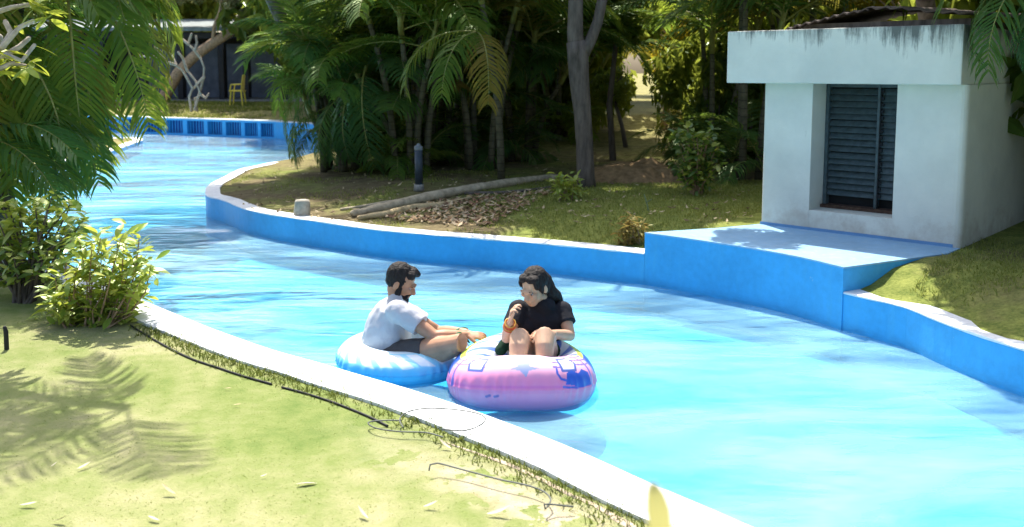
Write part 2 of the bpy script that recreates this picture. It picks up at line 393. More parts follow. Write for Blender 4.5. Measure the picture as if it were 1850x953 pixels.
# ------------------------------------------------------------------ ground, lawn, water, pool floor
def build_ground():
    near = [np.array([x, y]) for x in np.arange(-7, 7.01, 0.3) for y in np.arange(0.5, 14, 0.3)]
    mid = [np.array([x, y]) for x in np.arange(-24, 24.1, 0.9) for y in np.arange(-6, 46, 0.9) if not (-7 <= x <= 7 and 0.5 <= y < 14)]
    farp = [np.array([x, y]) for x in np.arange(-400, 401, 50) for y in np.arange(-100, 501, 50) if not (-24 <= x <= 24 and -6 <= y <= 46)]
    pts = np.array(near + mid + farp) + np.array([[rnd.uniform(-.03, .03), rnd.uniform(-.03, .03)] for _ in range(len(near) + len(mid) + len(farp))])
    dw = dist(pts, np.vstack([water_poly, water_poly[:1]])[::2]); pts = pts[(~inpoly(pts, water_poly)) & (dw > 0.1)]
    nb = len(water_poly)
    out = np.array([[-420, -120], [420, -120], [420, 520], [-420, 520]], float)
    allp = np.vstack([water_poly, out, pts])
    edges = [(i, (i + 1) % nb) for i in range(nb)] + [(nb + i, nb + (i + 1) % 4) for i in range(4)]
    v, _, f, *_ = delaunay_2d_cdt([Vector(p) for p in allp], edges, [], 0, 1e-5)
    v = np.array([tuple(a) for a in v]); f = [tuple(a) for a in f]
    cen = np.array([v[list(a)].mean(0) for a in f]); keep = ~inpoly(cen, water_poly)
    z = terrain(v)
    dn = dist(cen, coarse(S_near)); do = np.minimum.reduce([dist(cen, coarse(island)), dist(cen, coarse(S_far)), dist(cen, coarse(S_pen))])
    islawn = dn < do
    def mk(name, sel, mat):
        idx = {}; vs = []; fs = []
        for k in np.nonzero(sel)[0]:
            t = []
            for a in f[k]:
                if a not in idx: idx[a] = len(vs); vs.append((v[a][0], v[a][1], z[a]))
                t.append(idx[a])
            fs.append(t)
        o = pydata(name, vs, fs, mat, None, True); o['kind'] = 'structure'
        me = o.data
        if me.polygons[0].normal.z < 0: me.flip_normals()
        return o, np.array(vs)
    lawn, lv = mk('lawn', keep & islawn, LAWN)
    gr, gv = mk('ground', keep & ~islawn, GROUND)
    at = lawn.data.attributes.new('bare', 'FLOAT', 'POINT')
    d = dist(lv[:, :2], S_near)
    at.data.foreach_set('value', (sm(0.36, 0.44, d) * (1 - sm(0.50, 0.62, d)) * sm(-0.9, 0.2, lv[:, 0]) * sm(2, 3, lv[:, 1])).astype(np.float32))
    ag = gr.data.attributes.new('green', 'FLOAT', 'POINT')
    x, y = gv[:, 0], gv[:, 1]
    g = 0.44 + 0.30 * sm(-0.6, 0.5, x) * (1 - sm(10.5, 13, y)) + 0.02 * sm(15, 18, y) - 0.16 * sm(2.4, 3.4, x) * (1 - sm(8, 9, y))
    ag.data.foreach_set('value', g.astype(np.float32))
    # pool floor and water: sheets a little wider than the canal, ends tucked inside the walls
    for nm, zz, mt in (('pool_floor', -0.24, mat_floor()), ('water', 0.0, mat_water())):
        vv, _, ff, *_ = delaunay_2d_cdt([Vector(p) for p in water_poly], [(i, (i + 1) % nb) for i in range(nb)], [], 1, 1e-5)
        o = pydata(nm, [(a.x, a.y, zz) for a in vv], [tuple(a) for a in ff], mt, None, False); o['kind'] = 'structure'
        if o.data.polygons[0].normal.z < 0: o.data.flip_normals()
build_ground()

def normals2d(line, land):
    t = np.gradient(line, axis=0); n = np.stack([-t[:, 1], t[:, 0]], 1); n /= np.linalg.norm(n, axis=1)[:, None] + 1e-9
    return n * land
def sweep(bm, line, nrm, prof, closed_prof=False):
    rows = []
    for p, n in zip(line, nrm): rows.append([bm.verts.new((p[0] + n[0] * o, p[1] + n[1] * o, z)) for o, z in prof])
    k = len(prof)
    for a, b in zip(rows[:-1], rows[1:]):
        for i in range(k if closed_prof else k - 1): bm.faces.new((a[i], a[(i + 1) % k], b[(i + 1) % k], b[i]))
    if closed_prof: bm.faces.new(rows[0]); bm.faces.new(rows[-1][::-1])
def pool_wall(line, land, ztop, label, cop_w=0.22, cop_mat=None, jag=0.012):
    o = thing('pool_wall', label, 'pool wall', (line[len(line) // 2][0], line[len(line) // 2][1], 0)); o['kind'] = 'thing'
    n = normals2d(line, land)
    bm = bmesh.new(); sweep(bm, line, n, [(0, -0.56), (0, ztop - 0.014), (cop_w - .01, ztop - 0.014), (cop_w - .01, -0.56)], True)
    frombm('wall_face', bm, BLUE, o, False, world=True)
    bm = bmesh.new()
    rows = []
    for i, (p, q) in enumerate(zip(line, n)):
        e = jag * mnoise.noise((p[0] * 5, p[1] * 5, 1.0)); ww = cop_w + 0.010 * mnoise.noise((p[0] * 3, p[1] * 3, 7.0)); zz = ztop + 0.004 * mnoise.noise((p[0] * 2, p[1] * 2, 3.0))
        prof = [(-0.003, ztop - 0.016 + e), (-0.003, zz - 0.006), (0.006, zz), (ww, zz), (ww, ztop - 0.05)]
        rows.append([bm.verts.new((p[0] + q[0] * a, p[1] + q[1] * a, z)) for a, z in prof])
    for a, b in zip(rows[:-1], rows[1:]):
        for i in range(4): bm.faces.new((a[i], a[i + 1], b[i + 1], b[i]))
    frombm('coping', bm, cop_mat or COPING, o, False, world=True)
    return o
pool_wall(S_near, -1 if inpoly(np.array([S_near[60] + normals2d(S_near, 1)[60] * .3]), water_poly)[0] else 1, 0.262, 'low pool wall with a broad white coping running along the edge of the lawn', 0.25)
isl_left = np.vstack([S_tip, S_front[1:]])
side = lambda L, k: -1 if inpoly(np.array([L[k] + normals2d(L, 1)[k] * .2]), water_poly)[0] else 1
pool_wall(isl_left, side(isl_left, len(isl_left) - 20), ZW, 'curving blue pool wall with a thin white coping round the shaded palm bank', 0.19)
pool_wall(S_right, side(S_right, 8), ZW, 'lower blue pool wall to the right of the deck with partly shaded white coping', 0.19)
pool_wall(S_pen, side(S_pen, len(S_pen) // 2), 0.09, 'white edged pool wall round the brown spit of land under the palm', 0.24)
pool_wall(S_far2, side(S_far2, len(S_far2) // 2), 0.5, 'plain blue end of the far pool wall running in behind the palms', 0.3)
pool_wall(S_far1, side(S_far1, len(S_far1) // 2), 0.5, 'far blue pool wall beyond the spit, hidden by hanging palm fronds', 0.3)

# far wall with grated openings
def grated_wall():
    o = thing('grated_wall', 'far blue pool wall with a row of square grated openings under white coping', 'pool wall', (FA.x, FA.y, 0)); o['kind'] = 'thing'
    u = (FB - FA).normalized(); back = Vector((-u.y, u.x, 0)); up = Vector((0, 0, 1))
    if back.y < 0: back = -back
    s_of = lambda px: (onplane(px, 230, FA, back) - FA).dot(u)
    L = (FB - FA).length
    op = [(151, 177), (181, 211), (221, 252), (260, 292), (300, 330), (338, 368), (375, 401), (408, 435), (442, 465), (471, 494)]
    ops = [(s_of(a), s_of(b)) for a, b in op]
    zb, zt, th = 0.05, 0.435, 0.3
    bm = bmesh.new()
    obox(bm, FA + Vector((0, 0, -0.56)), u * L, back * th, up * (0.56 + zb))
    obox(bm, FA + Vector((0, 0, zt)), u * L, back * th, up * (0.486 - zt))
    frombm('wall_face', bm, BLUE, o, world=True)
    ed = [0.0] + [e for a in ops for e in a] + [L]
    for k in range(0, len(ed), 2):
        if ed[k + 1] - ed[k] > 0.01:
            bm = bmesh.new(); obox(bm, FA + u * ed[k] + Vector((0, 0, zb)), u * (ed[k + 1] - ed[k]), back * th, up * (zt - zb))
            frombm('pillar', bm, BLUE, o, world=True)
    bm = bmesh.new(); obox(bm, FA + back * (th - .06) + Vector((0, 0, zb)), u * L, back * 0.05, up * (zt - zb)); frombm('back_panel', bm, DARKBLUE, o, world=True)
    bm = bmesh.new(); obox(bm, FA - back * 0.015 + Vector((0, 0, 0.486)), u * L, back * 0.36, up * 0.03); frombm('coping', bm, COPING, o, world=True)
    for a, b in ops:
        bm = bmesh.new(); n = 6
        for k in range(n):
            s = a + (b - a) * (k + 0.5) / n
            obox(bm, FA + u * (s - .011) + back * 0.09 + Vector((0, 0, zb)), u * .022, back * .02, up * (zt - zb))
        frombm('grate', bm, BLUE, o, world=True)
grated_wall()

# ------------------------------------------------------------------ pump hut and its deck
HL, HR = P(1374, 405, ZD), P(1734, 449, ZD); HU = (HR - HL).normalized(); HN = Vector((HU.y, -HU.x, 0)); UP = Vector((0, 0, 1))   # HN points to the pool
if HN.y > 0: HN = -HN
HW = (HR - HL).length
print('hut width', HW, 'HL', HL, 'HR', HR, 'deckL', Vector((*deck_front[0], ZD)), 'deckR', deck_front[-1])
def hp(s, n, z): return Vector((HL.x, HL.y, 0)) + HU * s + HN * n + UP * z
def s_at(px, py, n=0.0): 
    return (onplane(px, py, hp(0, n, 0), HN) - HL).dot(HU)
def z_at(px, py, n=0.0): return onplane(px, py, hp(0, n, 0), HN).z
def prism(bm, poly, z0, z1, bev=0):
    a = [bm.verts.new((p.x, p.y, z0)) for p in poly]; b = [bm.verts.new((p.x, p.y, z1)) for p in poly]; n = len(poly)
    for i in range(n): bm.faces.new((a[i], a[(i + 1) % n], b[(i + 1) % n], b[i]))
    bm.faces.new(a[::-1]); bm.faces.new(b)
def round_corner(c, d1, d2, r, n=5):
    """corner c rounded between directions d1 (coming from) and d2 (going to)"""
    a = c + d1 * r; b = c + d2 * r; out = []
    for k in range(n + 1):
        t = k / n; out.append(a * (1 - t) ** 2 + c * 2 * t * (1 - t) + b * t * t)
    return out
def build_hut():
    o = thing('pump_hut', 'small white rendered pump hut with mildewed flat roof and louvred shutter', 'hut', hp(0, 0, ZD))
    o1, o2 = s_at(1465, 270), s_at(1617, 270); zs = z_at(1617, 396); zt = z_at(1600, 152.5)
    dep, th = 2.3, 0.42
    print('opening', o1, o2, 'sill', zs, 'top', zt, z_at(1465, 386))
    z0 = 0.2
    poly = [hp(o1, 0, 0), hp(o1, -th, 0), hp(.25, -th, 0), hp(.25, -dep + .2, 0), hp(HW - .25, -dep + .2, 0), hp(HW - .25, -th, 0), hp(o2, -th, 0), hp(o2, 0, 0)]
    poly += round_corner(hp(HW, 0, 0), -HU, -HN, 0.07) + [hp(HW, -dep, 0), hp(0, -dep, 0)] + round_corner(hp(0, 0, 0), -HN, HU, 0.03, 3)
    bm = bmesh.new(); prism(bm, poly, z0, zt)
    obox(bm, hp(o1, -th, z0), HU * (o2 - o1), HN * (th - .002), UP * (zs - z0))
    frombm('wall', bm, HUT, o, world=True)
    # blue painted line at the foot
    bm = bmesh.new(); obox(bm, hp(-.004, 0.0, ZD - .05), HU * (HW - .05), HN * 0.004, UP * 0.075); frombm('painted_kick_band', bm, mat_paint('dull_blue_band', (.13, .27, .46)), o, world=True)
    # roof slab with deep fascia
    s0 = s_at(1313.5, 100, 0.13); s1 = s_at(1739, 100, 0.13); zl, zr = z_at(1314, 59, .13), z_at(1735, 42, .13); print('fascia', s0, s1, zl, zr)
    ztop = (zl + zr) / 2
    bm = bmesh.new(); obox(bm, hp(s0, -dep - .1, zt), HU * (s1 - s0), HN * (dep + .23), UP * (ztop - zt), bev=0.012)
    rf = frombm('roof', bm, HUT, o, world=True)
    # loose dark roofing sheets heaped into a low ridge on top
    dk = simple('weathered_roof_sheet', (0.085, 0.065, 0.055), 0.8, 0.5, 9, 0.5)
    sr = s_at(1585, 20, -.35); sa = s_at(1425, 42, -.2); 
    for (a, b, za, zb) in ((sa, sr, ztop + .01, ztop + .17), (sr - .02, s1 + .3, ztop + .18, ztop + .05)):
        bm = bmesh.new(); n = 26; rows = []
        for k in range(n + 1):
            t = k / n; s = a + (b - a) * t; z = za + (zb - za) * t + 0.012 * math.sin(k * math.pi / 1.5) + 0.02 * mnoise.noise((s * 3, 0, 2))
            rows.append([bm.verts.new(hp(s, -.12 + .04 * mnoise.noise((s * 4, 1, 2)), z)), bm.verts.new(hp(s, -1.5, z + .05))])
        for p, q in zip(rows[:-1], rows[1:]): bm.faces.new((p[0], q[0], q[1], p[1]))
        r = bmesh.ops.extrude_face_region(bm, geom=bm.faces[:]); bmesh.ops.translate(bm, verts=[e for e in r['geom'] if isinstance(e, bmesh.types.BMVert)], vec=(0, 0, 0.012))
        frombm('roof_sheet', bm, dk, o, world=True)
    bm = bmesh.new(); obox(bm, hp(sa + .05, -.2, ztop), HU * (s1 - sa - .1), -HN * 1.1, UP * .06); frombm('roof_batten', bm, BARK, o, world=True)
    # louvred shutter, recessed
    dg = simple('blue_grey_louvre', (0.055, 0.08, 0.088), 0.55, 0.3, 20, 0.2); dk2 = simple('dark_gap', (0.012, 0.014, 0.016), 0.9, 0.2, 5, 0)
    n0 = -0.30
    sh = o
    bm = bmesh.new(); obox(bm, hp(o1 + .004, n0 - .08, zs + .002), HU * (o2 - o1 - .008), HN * .03, UP * (zt - zs - .004)); frombm('shutter_back', bm, dk2, o, world=True)
    sm_ = o1 + (o2 - o1) * 0.64 
    bm = bmesh.new()
    for s, wd in ((o1 + .004, .03), (sm_, .022), (o2 - .034, .03)): obox(bm, hp(s, n0 - .045, zs + .03), HU * wd, HN * .07, UP * (zt - zs - .034))
    obox(bm, hp(o1 + .036, n0 - .04, zt - .035), HU * (o2 - o1 - .072), HN * .06, UP * .032)
    frombm('shutter_frame', bm, dg, o, world=True)
    bm = bmesh.new(); obox(bm, hp(o1 + .003, n0 - .045, zs), HU * (o2 - o1 - .006), HN * .12, UP * .03); frombm('rusty_sill', bm, simple('rust', (0.075, 0.045, 0.032), 0.9, 0.5, 30), o, world=True)
    ns = 17; zz0 = zs + .11; pit = (zt - .045 - zz0) / ns
    sl_me = {}
    for pi, (a, b) in enumerate(((o1 + .036, sm_ - .002), (sm_ + .026, o2 - .036))):
        bm = bmesh.new(); m = Matrix.Rotation(R(50 if pi == 0 else 62), 3, HU)
        hw = (b - a) / 2
        for_box = [HU * (b - a), m @ (HN * 0.062), m @ (UP * 0.006)]
        obox(bm, -(for_box[0] + for_box[1] + for_box[2]) / 2, *for_box)
        bmesh.ops.recalc_face_normals(bm, faces=bm.faces); me = bpy.data.meshes.new('slat'); bm.to_mesh(me); bm.free(); me.materials.append(dg)
        for k in range(ns):
            s = bpy.data.objects.new('slat', me); C.objects.link(s); s.parent = o; s.matrix_parent_inverse = pinv(o)
            s.location = hp((a + b) / 2, n0 - .01, zz0 + pit * (k + .5))
            if pi == 0 and rnd.random() < .3: s.rotation_euler = Euler((0, 0, 0)); s.location.z += rnd.uniform(-.006, .006)
    bm = bmesh.new(); obox(bm, hp(sm_ + .024, n0 + .022, zs + .05), HU * .010, HN * .008, UP * (zt - zs - .1))
    for k in range(ns): obox(bm, hp(sm_ + .034, n0 + .012, zz0 + pit * (k + .3)), HU * .02, HN * .014, UP * .03)
    frombm('louvre_control_bar', bm, dk2, o, world=True)
build_hut()
def build_deck():
    o = thing('pool_deck', 'raised concrete deck in front of the pump hut, blue walls and pale top', 'deck', (*S_deck[len(S_deck) // 2], ZD - 0.3))
    fr = [Vector((p[0], p[1], 0)) for p in S_deck]
    hr = Vector((HR.x, HR.y, 0)); hl = Vector((HL.x, HL.y, 0))
    pr = P(1712, 458, ZD); pr.z = 0
    fr2 = fr + [pr, hr + HN * .002, hl + HN * .002]
    l1 = P(1300, 412, ZD); l1.z = 0
    poly = fr2 + [l1]
    bm = bmesh.new(); prism(bm, poly, -0.56, ZD - .012); frombm('deck_wall', bm, BLUE, o, world=True)
    c = sum(poly, Vector()) / len(poly)
    poly2 = [p + (p - c).normalized() * .003 for p in poly]
    bm = bmesh.new(); prism(bm, poly2, ZD - .012, ZD); frombm('deck_top', bm, BLUE2, o, world=True)
build_deck()

# ------------------------------------------------------------------ vegetation
PALMGREEN = leafmat('areca_frond', [(0.045, 0.105, 0.022), (0.07, 0.135, 0.026), (0.11, 0.16, 0.028), (0.18, 0.19, 0.035)], (0.36, 0.46, 0.05), 0.16, 0.45)
PALMYELLOW = leafmat('yellowing_frond', [(0.10, 0.12, 0.02), (0.17, 0.15, 0.03), (0.22, 0.15, 0.035)], (0.36, 0.32, 0.05), 0.2)
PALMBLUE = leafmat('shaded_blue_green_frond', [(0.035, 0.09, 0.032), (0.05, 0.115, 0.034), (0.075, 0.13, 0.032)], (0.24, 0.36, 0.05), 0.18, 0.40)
TREELEAF = leafmat('dark_tree_leaf', [(0.05, 0.10, 0.022), (0.08, 0.13, 0.026), (0.12, 0.15, 0.03), (0.20, 0.19, 0.045)], (0.38, 0.44, 0.06))
PALELEAF = leafmat('pale_olive_leaf', [(0.13, 0.15, 0.06), (0.20, 0.20, 0.09), (0.30, 0.27, 0.14)], (0.40, 0.38, 0.14), 0.3)
GOLDLEAF = leafmat('golden_leaf', [(0.12, 0.12, 0.02), (0.25, 0.19, 0.02), (0.32, 0.22, 0.02)], (0.55, 0.42, 0.03), 0.2)
SHRUBLEAF = leafmat('glossy_shrub_leaf', [(0.09, 0.19, 0.035), (0.20, 0.30, 0.05), (0.38, 0.42, 0.08), (0.52, 0.50, 0.15)], (0.55, 0.62, 0.09), 0.35)
SHRUBDARK = leafmat('dark_shrub_leaf', [(0.045, 0.11, 0.03), (0.08, 0.16, 0.035), (0.18, 0.25, 0.045)], (0.28, 0.40, 0.06), 0.45)
GRASSBLADE = leafmat('grass_blade', [(0.10, 0.15, 0.03), (0.19, 0.22, 0.05), (0.32, 0.31, 0.11)], (0.30, 0.34, 0.08), 0.1)

def frond_mesh(L, a0, droop, npair, leaflen, width, seed, hang=0.35, mats=(PALMGREEN, RACHIS)):
    r = random.Random(seed); bm = bmesh.new()
    N = 22; pts = []; p = Vector((0, 0, 0)); side_bend = r.uniform(-.25, .25)
    for k in range(N + 1):
        s = k / N; a = a0 - droop * s ** 1.25; b = side_bend * s
        pts.append(p.copy()); p = p + Vector((math.cos(a) * math.cos(b), math.cos(a) * math.sin(b), math.sin(a))) * (L / N)
    loft(bm, pts[::2] + [pts[-1]], [0.016 * (1 - 0.85 * k / 11) * (L / 1.8) for k in range(len(pts[::2]) + 1)], 5, caps=False, mat=1)
    for k in range(npair):
        s = 0.14 + 0.86 * (k + r.uniform(0, .5)) / npair
        i = min(N - 1, int(s * N)); fr = s * N - i
        o = pts[i].lerp(pts[min(N, i + 1)], max(0, min(1, fr))); t = (pts[min(N, i + 1)] - pts[i]).normalized()
        sd = t.cross(Vector((0, 0, 1))); sd = sd.normalized() if sd.length > .1 else Vector((0, 1, 0)); up = sd.cross(t)
        prof = (0.45 + 0.75 * math.sin(math.pi * min(1, (s * 0.85 + 0.12)))) * leaflen * r.uniform(.85, 1.1)
        for sg in (-1, 1):
            if r.random() < .04: continue
            out = (sd * sg * r.uniform(.75, 1.0) + t * r.uniform(.45, .75) + up * r.uniform(.15, .40)).normalized()
            q = o.copy(); d = out.copy(); wv = t.cross(out).cross(out).normalized() if t.cross(out).length > .05 else up
            wv = (t - out * t.dot(out)); wv = wv.normalized()
            ws = (0.7, 1.0, 0.75); prev = None; m = 3
            for j in range(m):
                ww = wv * (width * 0.5 * ws[j])
                a, b = bm.verts.new(q - ww), bm.verts.new(q + ww)
                if prev: bm.faces.new((prev[0], prev[1], b, a))
                prev = (a, b)
                d = (d + Vector((0, 0, -hang * (0.5 + j * 0.6)))).normalized(); q = q + d * (prof / m)
            bm.faces.new((prev[0], prev[1], bm.verts.new(q)))
    me = bpy.data.meshes.new('frond'); bm.to_mesh(me); bm.free()
    for m_ in mats: me.materials.append(m_)
    return me
def frond_set(mats, scale=1.0, base=0, npair=34, width=.034, hang=.35):
    out = []
    for k, (L, a0, dr) in enumerate(((1.7, .15, 1.1), (1.9, .15, 1.5), (2.0, .2, 1.9), (1.6, .1, .8), (2.1, .1, 1.6), (1.5, .1, 1.3))):
        out.append(frond_mesh(L * scale, a0, dr, npair, .52 * scale, width * scale, base + k, hang + .1 * (k % 3), mats))
    return out
F_GREEN = frond_set((PALMGREEN, RACHIS), 1.0, 10)
F_BLUE = frond_set((PALMBLUE, RACHIS), 1.0, 30)
F_YEL = frond_set((PALMYELLOW, RACHIS), 1.0, 50)
F_FAR = frond_set((PALMGREEN, RACHIS), 1.0, 70, 24, .05)

def branch(bm, p, d, L, r, depth, rg, spread=.7, n=6, out=None, droop=0.0, kids=(2, 3), shrink=.72):
    q = [p]; dd = d.normalized()
    for k in range(3):
        dd = (dd + Vector((rg.uniform(-.18, .18), rg.uniform(-.18, .18), rg.uniform(-.12, .18) - droop))).normalized(); q.append(q[-1] + dd * L / 3)
    loft(bm, q, [r, r * .9, r * .8, r * .7], n, caps=depth == 0)
    if depth == 0:
        if out is not None: out.append((q[-1], dd))
        return
    for k in range(rg.randint(*kids)):
        nd = (dd + Vector((rg.uniform(-1, 1), rg.uniform(-1, 1), rg.uniform(-.5, .8))) * spread).normalized()
        branch(bm, q[-1], nd, L * shrink * rg.uniform(.8, 1.15), r * .66, depth - 1, rg, spread, n, out, droop, kids, shrink)
def add_frond(root, rel, az, elev, me, scale=1.0, roll=0.0):
    o = bpy.data.objects.new('frond', me); C.objects.link(o); o.parent = root
    o.location = rel; o.rotation_euler = Euler((roll, -elev, az), 'XYZ'); o.scale = (scale,) * 3
    # Euler XYZ: roll about the stalk, then raise, then turn
    return o
def palm(base, stems, label, group=None, fr=None, nfr=9, seed=0, fscale=1.12, yel=0.1, az_range=None, elev=(0.15, 1.25), name='areca_palm', trunk_mat=None, trunk_r=0.045, cat='palm'):
    """stems: list of (dx, dy, height, lean_x, lean_y)"""
    r = random.Random(seed); fr = fr or F_GREEN
    root = thing(name, label, cat, base, 0, group)
    for (dx, dy, h, lx, ly) in stems:
        zb = T(base[0] + dx, base[1] + dy) - base[2] if h > .3 else 0
        pts = [Vector((dx + lx * t * t, dy + ly * t * t, zb - .03 + (h - zb) * t)) for t in (0, .2, .4, .6, .8, 1)]
        if h > .3:
            bm = bmesh.new(); loft(bm, pts, [trunk_r * (1.25 - .45 * t / 5) for t in range(6)], 9, caps=False)
            frombm('trunk', bm, trunk_mat or PALMTRUNK, root, True)
            bm = bmesh.new(); top = pts[-1]; d = (pts[-1] - pts[-2]).normalized()
            loft(bm, [top - d * .02, top + d * .25, top + d * .55], [trunk_r * 1.0, trunk_r * .95, trunk_r * .5], 8, caps=False); frombm('crownshaft', bm, RACHIS, root, True)
        else: top = pts[-1]; d = Vector((0, 0, 1))
        a0 = r.uniform(0, 6.28)
        for k in range(nfr):
            az = a0 + k * 2.4 if az_range is None else r.uniform(*az_range)
            e = elev[0] + (elev[1] - elev[0]) * ((k + r.random()) / nfr)
            me = r.choice(F_YEL) if r.random() < yel else r.choice(fr)
            add_frond(root, top + d * r.uniform(.1, .5) * (1 if h > .3 else .2), az, e, me, fscale * r.uniform(.8, 1.1) * (1 if h > .3 else .62), r.uniform(-.3, .3))
    return root
def crown_mesh(seed, rad, nclump, per, size, mat, flat=0.4, bm=None, clr=None, elong=1.0):
    r = random.Random(seed); verts = []; faces = []
    for c in range(nclump):
        while True:
            v = Vector((r.uniform(-1, 1), r.uniform(-1, 1), r.uniform(-1, 1)))
            if .35 < v.length < 1: break
        cc = Vector((v.x * rad[0], v.y * rad[1], v.z * rad[2])); cr = (clr or min(rad) * .38) * r.uniform(.6, 1.25)
        for k in range(per):
            d = Vector((r.gauss(0, 1), r.gauss(0, 1), r.gauss(0, .75))).normalized() * cr * r.uniform(.35, 1.0) ** .6
            p = cc + d
            n = (d.normalized() * .6 + Vector((r.uniform(-1, 1), r.uniform(-1, 1), r.uniform(-.2, 1.2)))).normalized()
            a = n.orthogonal().normalized(); a.rotate(Matrix.Rotation(r.uniform(0, 6.28), 3, n)); b = n.cross(a)
            s = size * r.uniform(.6, 1.25); i = len(verts); w_ = .42 / elong
            verts += [p - a * s * .5, p + b * s * w_ * .5 + n * s * .06, p + a * s * .5 - n * s * .10, p - b * s * w_ * .5 + n * s * .06]
            faces += [(i, i + 1, i + 2), (i, i + 2, i + 3)]
    me = bpy.data.meshes.new('crown'); me.from_pydata(verts, [], faces); me.materials.append(mat); return me

# --- areca palms on the bank across the water (px of base, distance)
def base_at(px, d): 
    p = D(px, 300, d); return (p.x, p.y, T(p.x, p.y))
def low(n, seed, spread=.5):
    r = random.Random(seed); return [(r.uniform(-spread, spread), r.uniform(-spread, spread), r.uniform(.06, .28), 0, 0) for _ in range(n)]
def rstems(n, seed, h=(1.4, 3.2), spread=.35, lean=.7):
    r = random.Random(seed); out = []
    for k in range(n):
        a = 6.28 * k / n + r.uniform(-.4, .4); s = spread * r.uniform(.4, 1)
        l = lean * r.uniform(.2, 1)
        out.append((math.cos(a) * s, math.sin(a) * s, r.uniform(*h), math.cos(a) * l, math.sin(a) * l))
    return out
PG = 'areca palms crowding the shaded bank'
palm(base_at(745, 13.5), rstems(7, 3, (.9, 2.7), .3, .6) + low(2, 3), 'dense dark green palm clump drooping to the ground beside the curved end of the bank', PG, F_GREEN, 8, 1, yel=.03, fscale=.9)
lp = palm(base_at(612, 14.4), rstems(8, 33, (.8, 1.7), .35, .35) + low(3, 34, .4), 'low drooping palm clump at the left edge of the jungle, fronds brushing the white coping', PG, F_BLUE, 10, 31, yel=.02, fscale=.80, elev=(.45, 1.35))
for (px, py, d_, az, el, k, sc) in ((610, 110, 14.0, R(190), -.45, 4, .75), (600, 150, 13.9, R(215), -.55, 1, .7), (590, 90, 14.1, R(170), -.35, 2, .75), (620, 170, 13.7, R(240), -.6, 1, .65), (600, 190, 13.8, R(200), -.45, 4, .55), (640, 150, 13.5, R(260), -.7, 2, .7), (575, 200, 14.2, R(185), -.6, 1, .5), (590, 220, 13.9, R(225), -.5, 0, .5), (660, 120, 13.4, R(270), -.75, 4, .8), (620, 210, 13.6, R(250), -.5, 5, .55)):
    add_frond(lp, D(px, py, d_) - Vector(lp.location), az, el, F_BLUE[k], sc, .2)
palm(base_at(775, 15.4), rstems(6, 4, (.5, 2.6), .3, .7) + low(2, 4), 'palm clump behind the drooping front clump, its fronds hanging over the far pool wall', PG, F_BLUE, 8, 2, yel=.03)
palm(base_at(770, 15.0), rstems(8, 5, (1.0, 3.2), .4, .6) + low(3, 5), 'tall palm clump in deep shade behind the blue bollard light', PG, F_BLUE, 8, 3, yel=.05)
palm(base_at(868, 14.2), rstems(6, 6, (1.9, 3.0), .30, .55), 'palm clump with leaning ringed pale trunks left of the grey forked tree', PG, F_GREEN, 8, 4, yel=.08)
palm(base_at(950, 15.5), rstems(7, 7, (1.2, 3.2), .3, .6) + low(3, 7), 'palm clump half hidden behind the ringed trunks', PG, F_BLUE, 8, 5)
palm(base_at(765, 18.0), rstems(7, 8, (1.0, 3.6), .4, .9) + low(3, 8), 'farthest palm clump beside the end of the canal', PG, F_FAR, 8, 6)
palm(base_at(845, 18.5), rstems(7, 9, (1.2, 3.8), .4, .9) + low(3, 9), 'palm clump closing off the end of the canal', PG, F_FAR, 9, 7)
palm(base_at(1010, 19.0), rstems(7, 10, (1.4, 4.0), .4, .8) + low(3, 10), 'palm clump standing behind the grey forked trunk', PG, F_FAR, 8, 8)
palm(base_at(1290, 14.5), rstems(3, 11, (1.5, 2.6), .25, .4) + low(3, 12), 'palm clump with dark bare trunks just left of the pump hut', PG, F_BLUE, 7, 9, elev=(.3, 1.2))
palm(base_at(1345, 12.8), rstems(3, 12, (1.8, 3.0), .25, .3) + low(2, 13, .3), 'palm clump whose trunks stand close behind the hut corner', PG, F_BLUE, 7, 10, elev=(.35, 1.2))
palm(base_at(1450, 14.5), rstems(5, 13, (2.0, 3.4), .35, .6), 'palm clump rising behind the roof of the hut', PG, F_FAR, 8, 11, yel=.2)
palm(base_at(1330, 21), rstems(5, 14, (1.8, 3.8), .35, .6), 'distant palm clump right of the sunny clearing', PG, F_FAR, 8, 12, yel=.25)
# bright hanging fronds: a lone palm whose crown hangs in the sun
UB = 'dark bushes filling the shade under the palms'
def bush(base, w_, h, label, seed, mat_me=None, group=UB, n=2):
    rg = random.Random(seed); root = thing('bush', label, 'bush', base, 0, group)
    bm = bmesh.new()
    for k in range(5):
        a = rg.uniform(0, 6.28); branch(bm, Vector((math.cos(a) * .08, math.sin(a) * .08, -.04)), Vector((math.cos(a) * .6, math.sin(a) * .6, 1)), h * .35, .02, 1, rg, n=5)
    frombm('stems', bm, BARK, root, True)
    for k in range(n):
        o = bpy.data.objects.new('foliage', rg.choice(mat_me or CROWNS)); C.objects.link(o); o.parent = root
        o.location = (rg.uniform(-.3, .3) * w_, rg.uniform(-.2, .2) * w_, h * .5); o.scale = (w_ * .6, w_ * .5, h * .62); o.rotation_euler = (0, 0, rg.uniform(0, 6))
    return root
CROWNS = [crown_mesh(100 + k, (1, 1, .8), 46, 60, .24, TREELEAF) for k in range(3)]
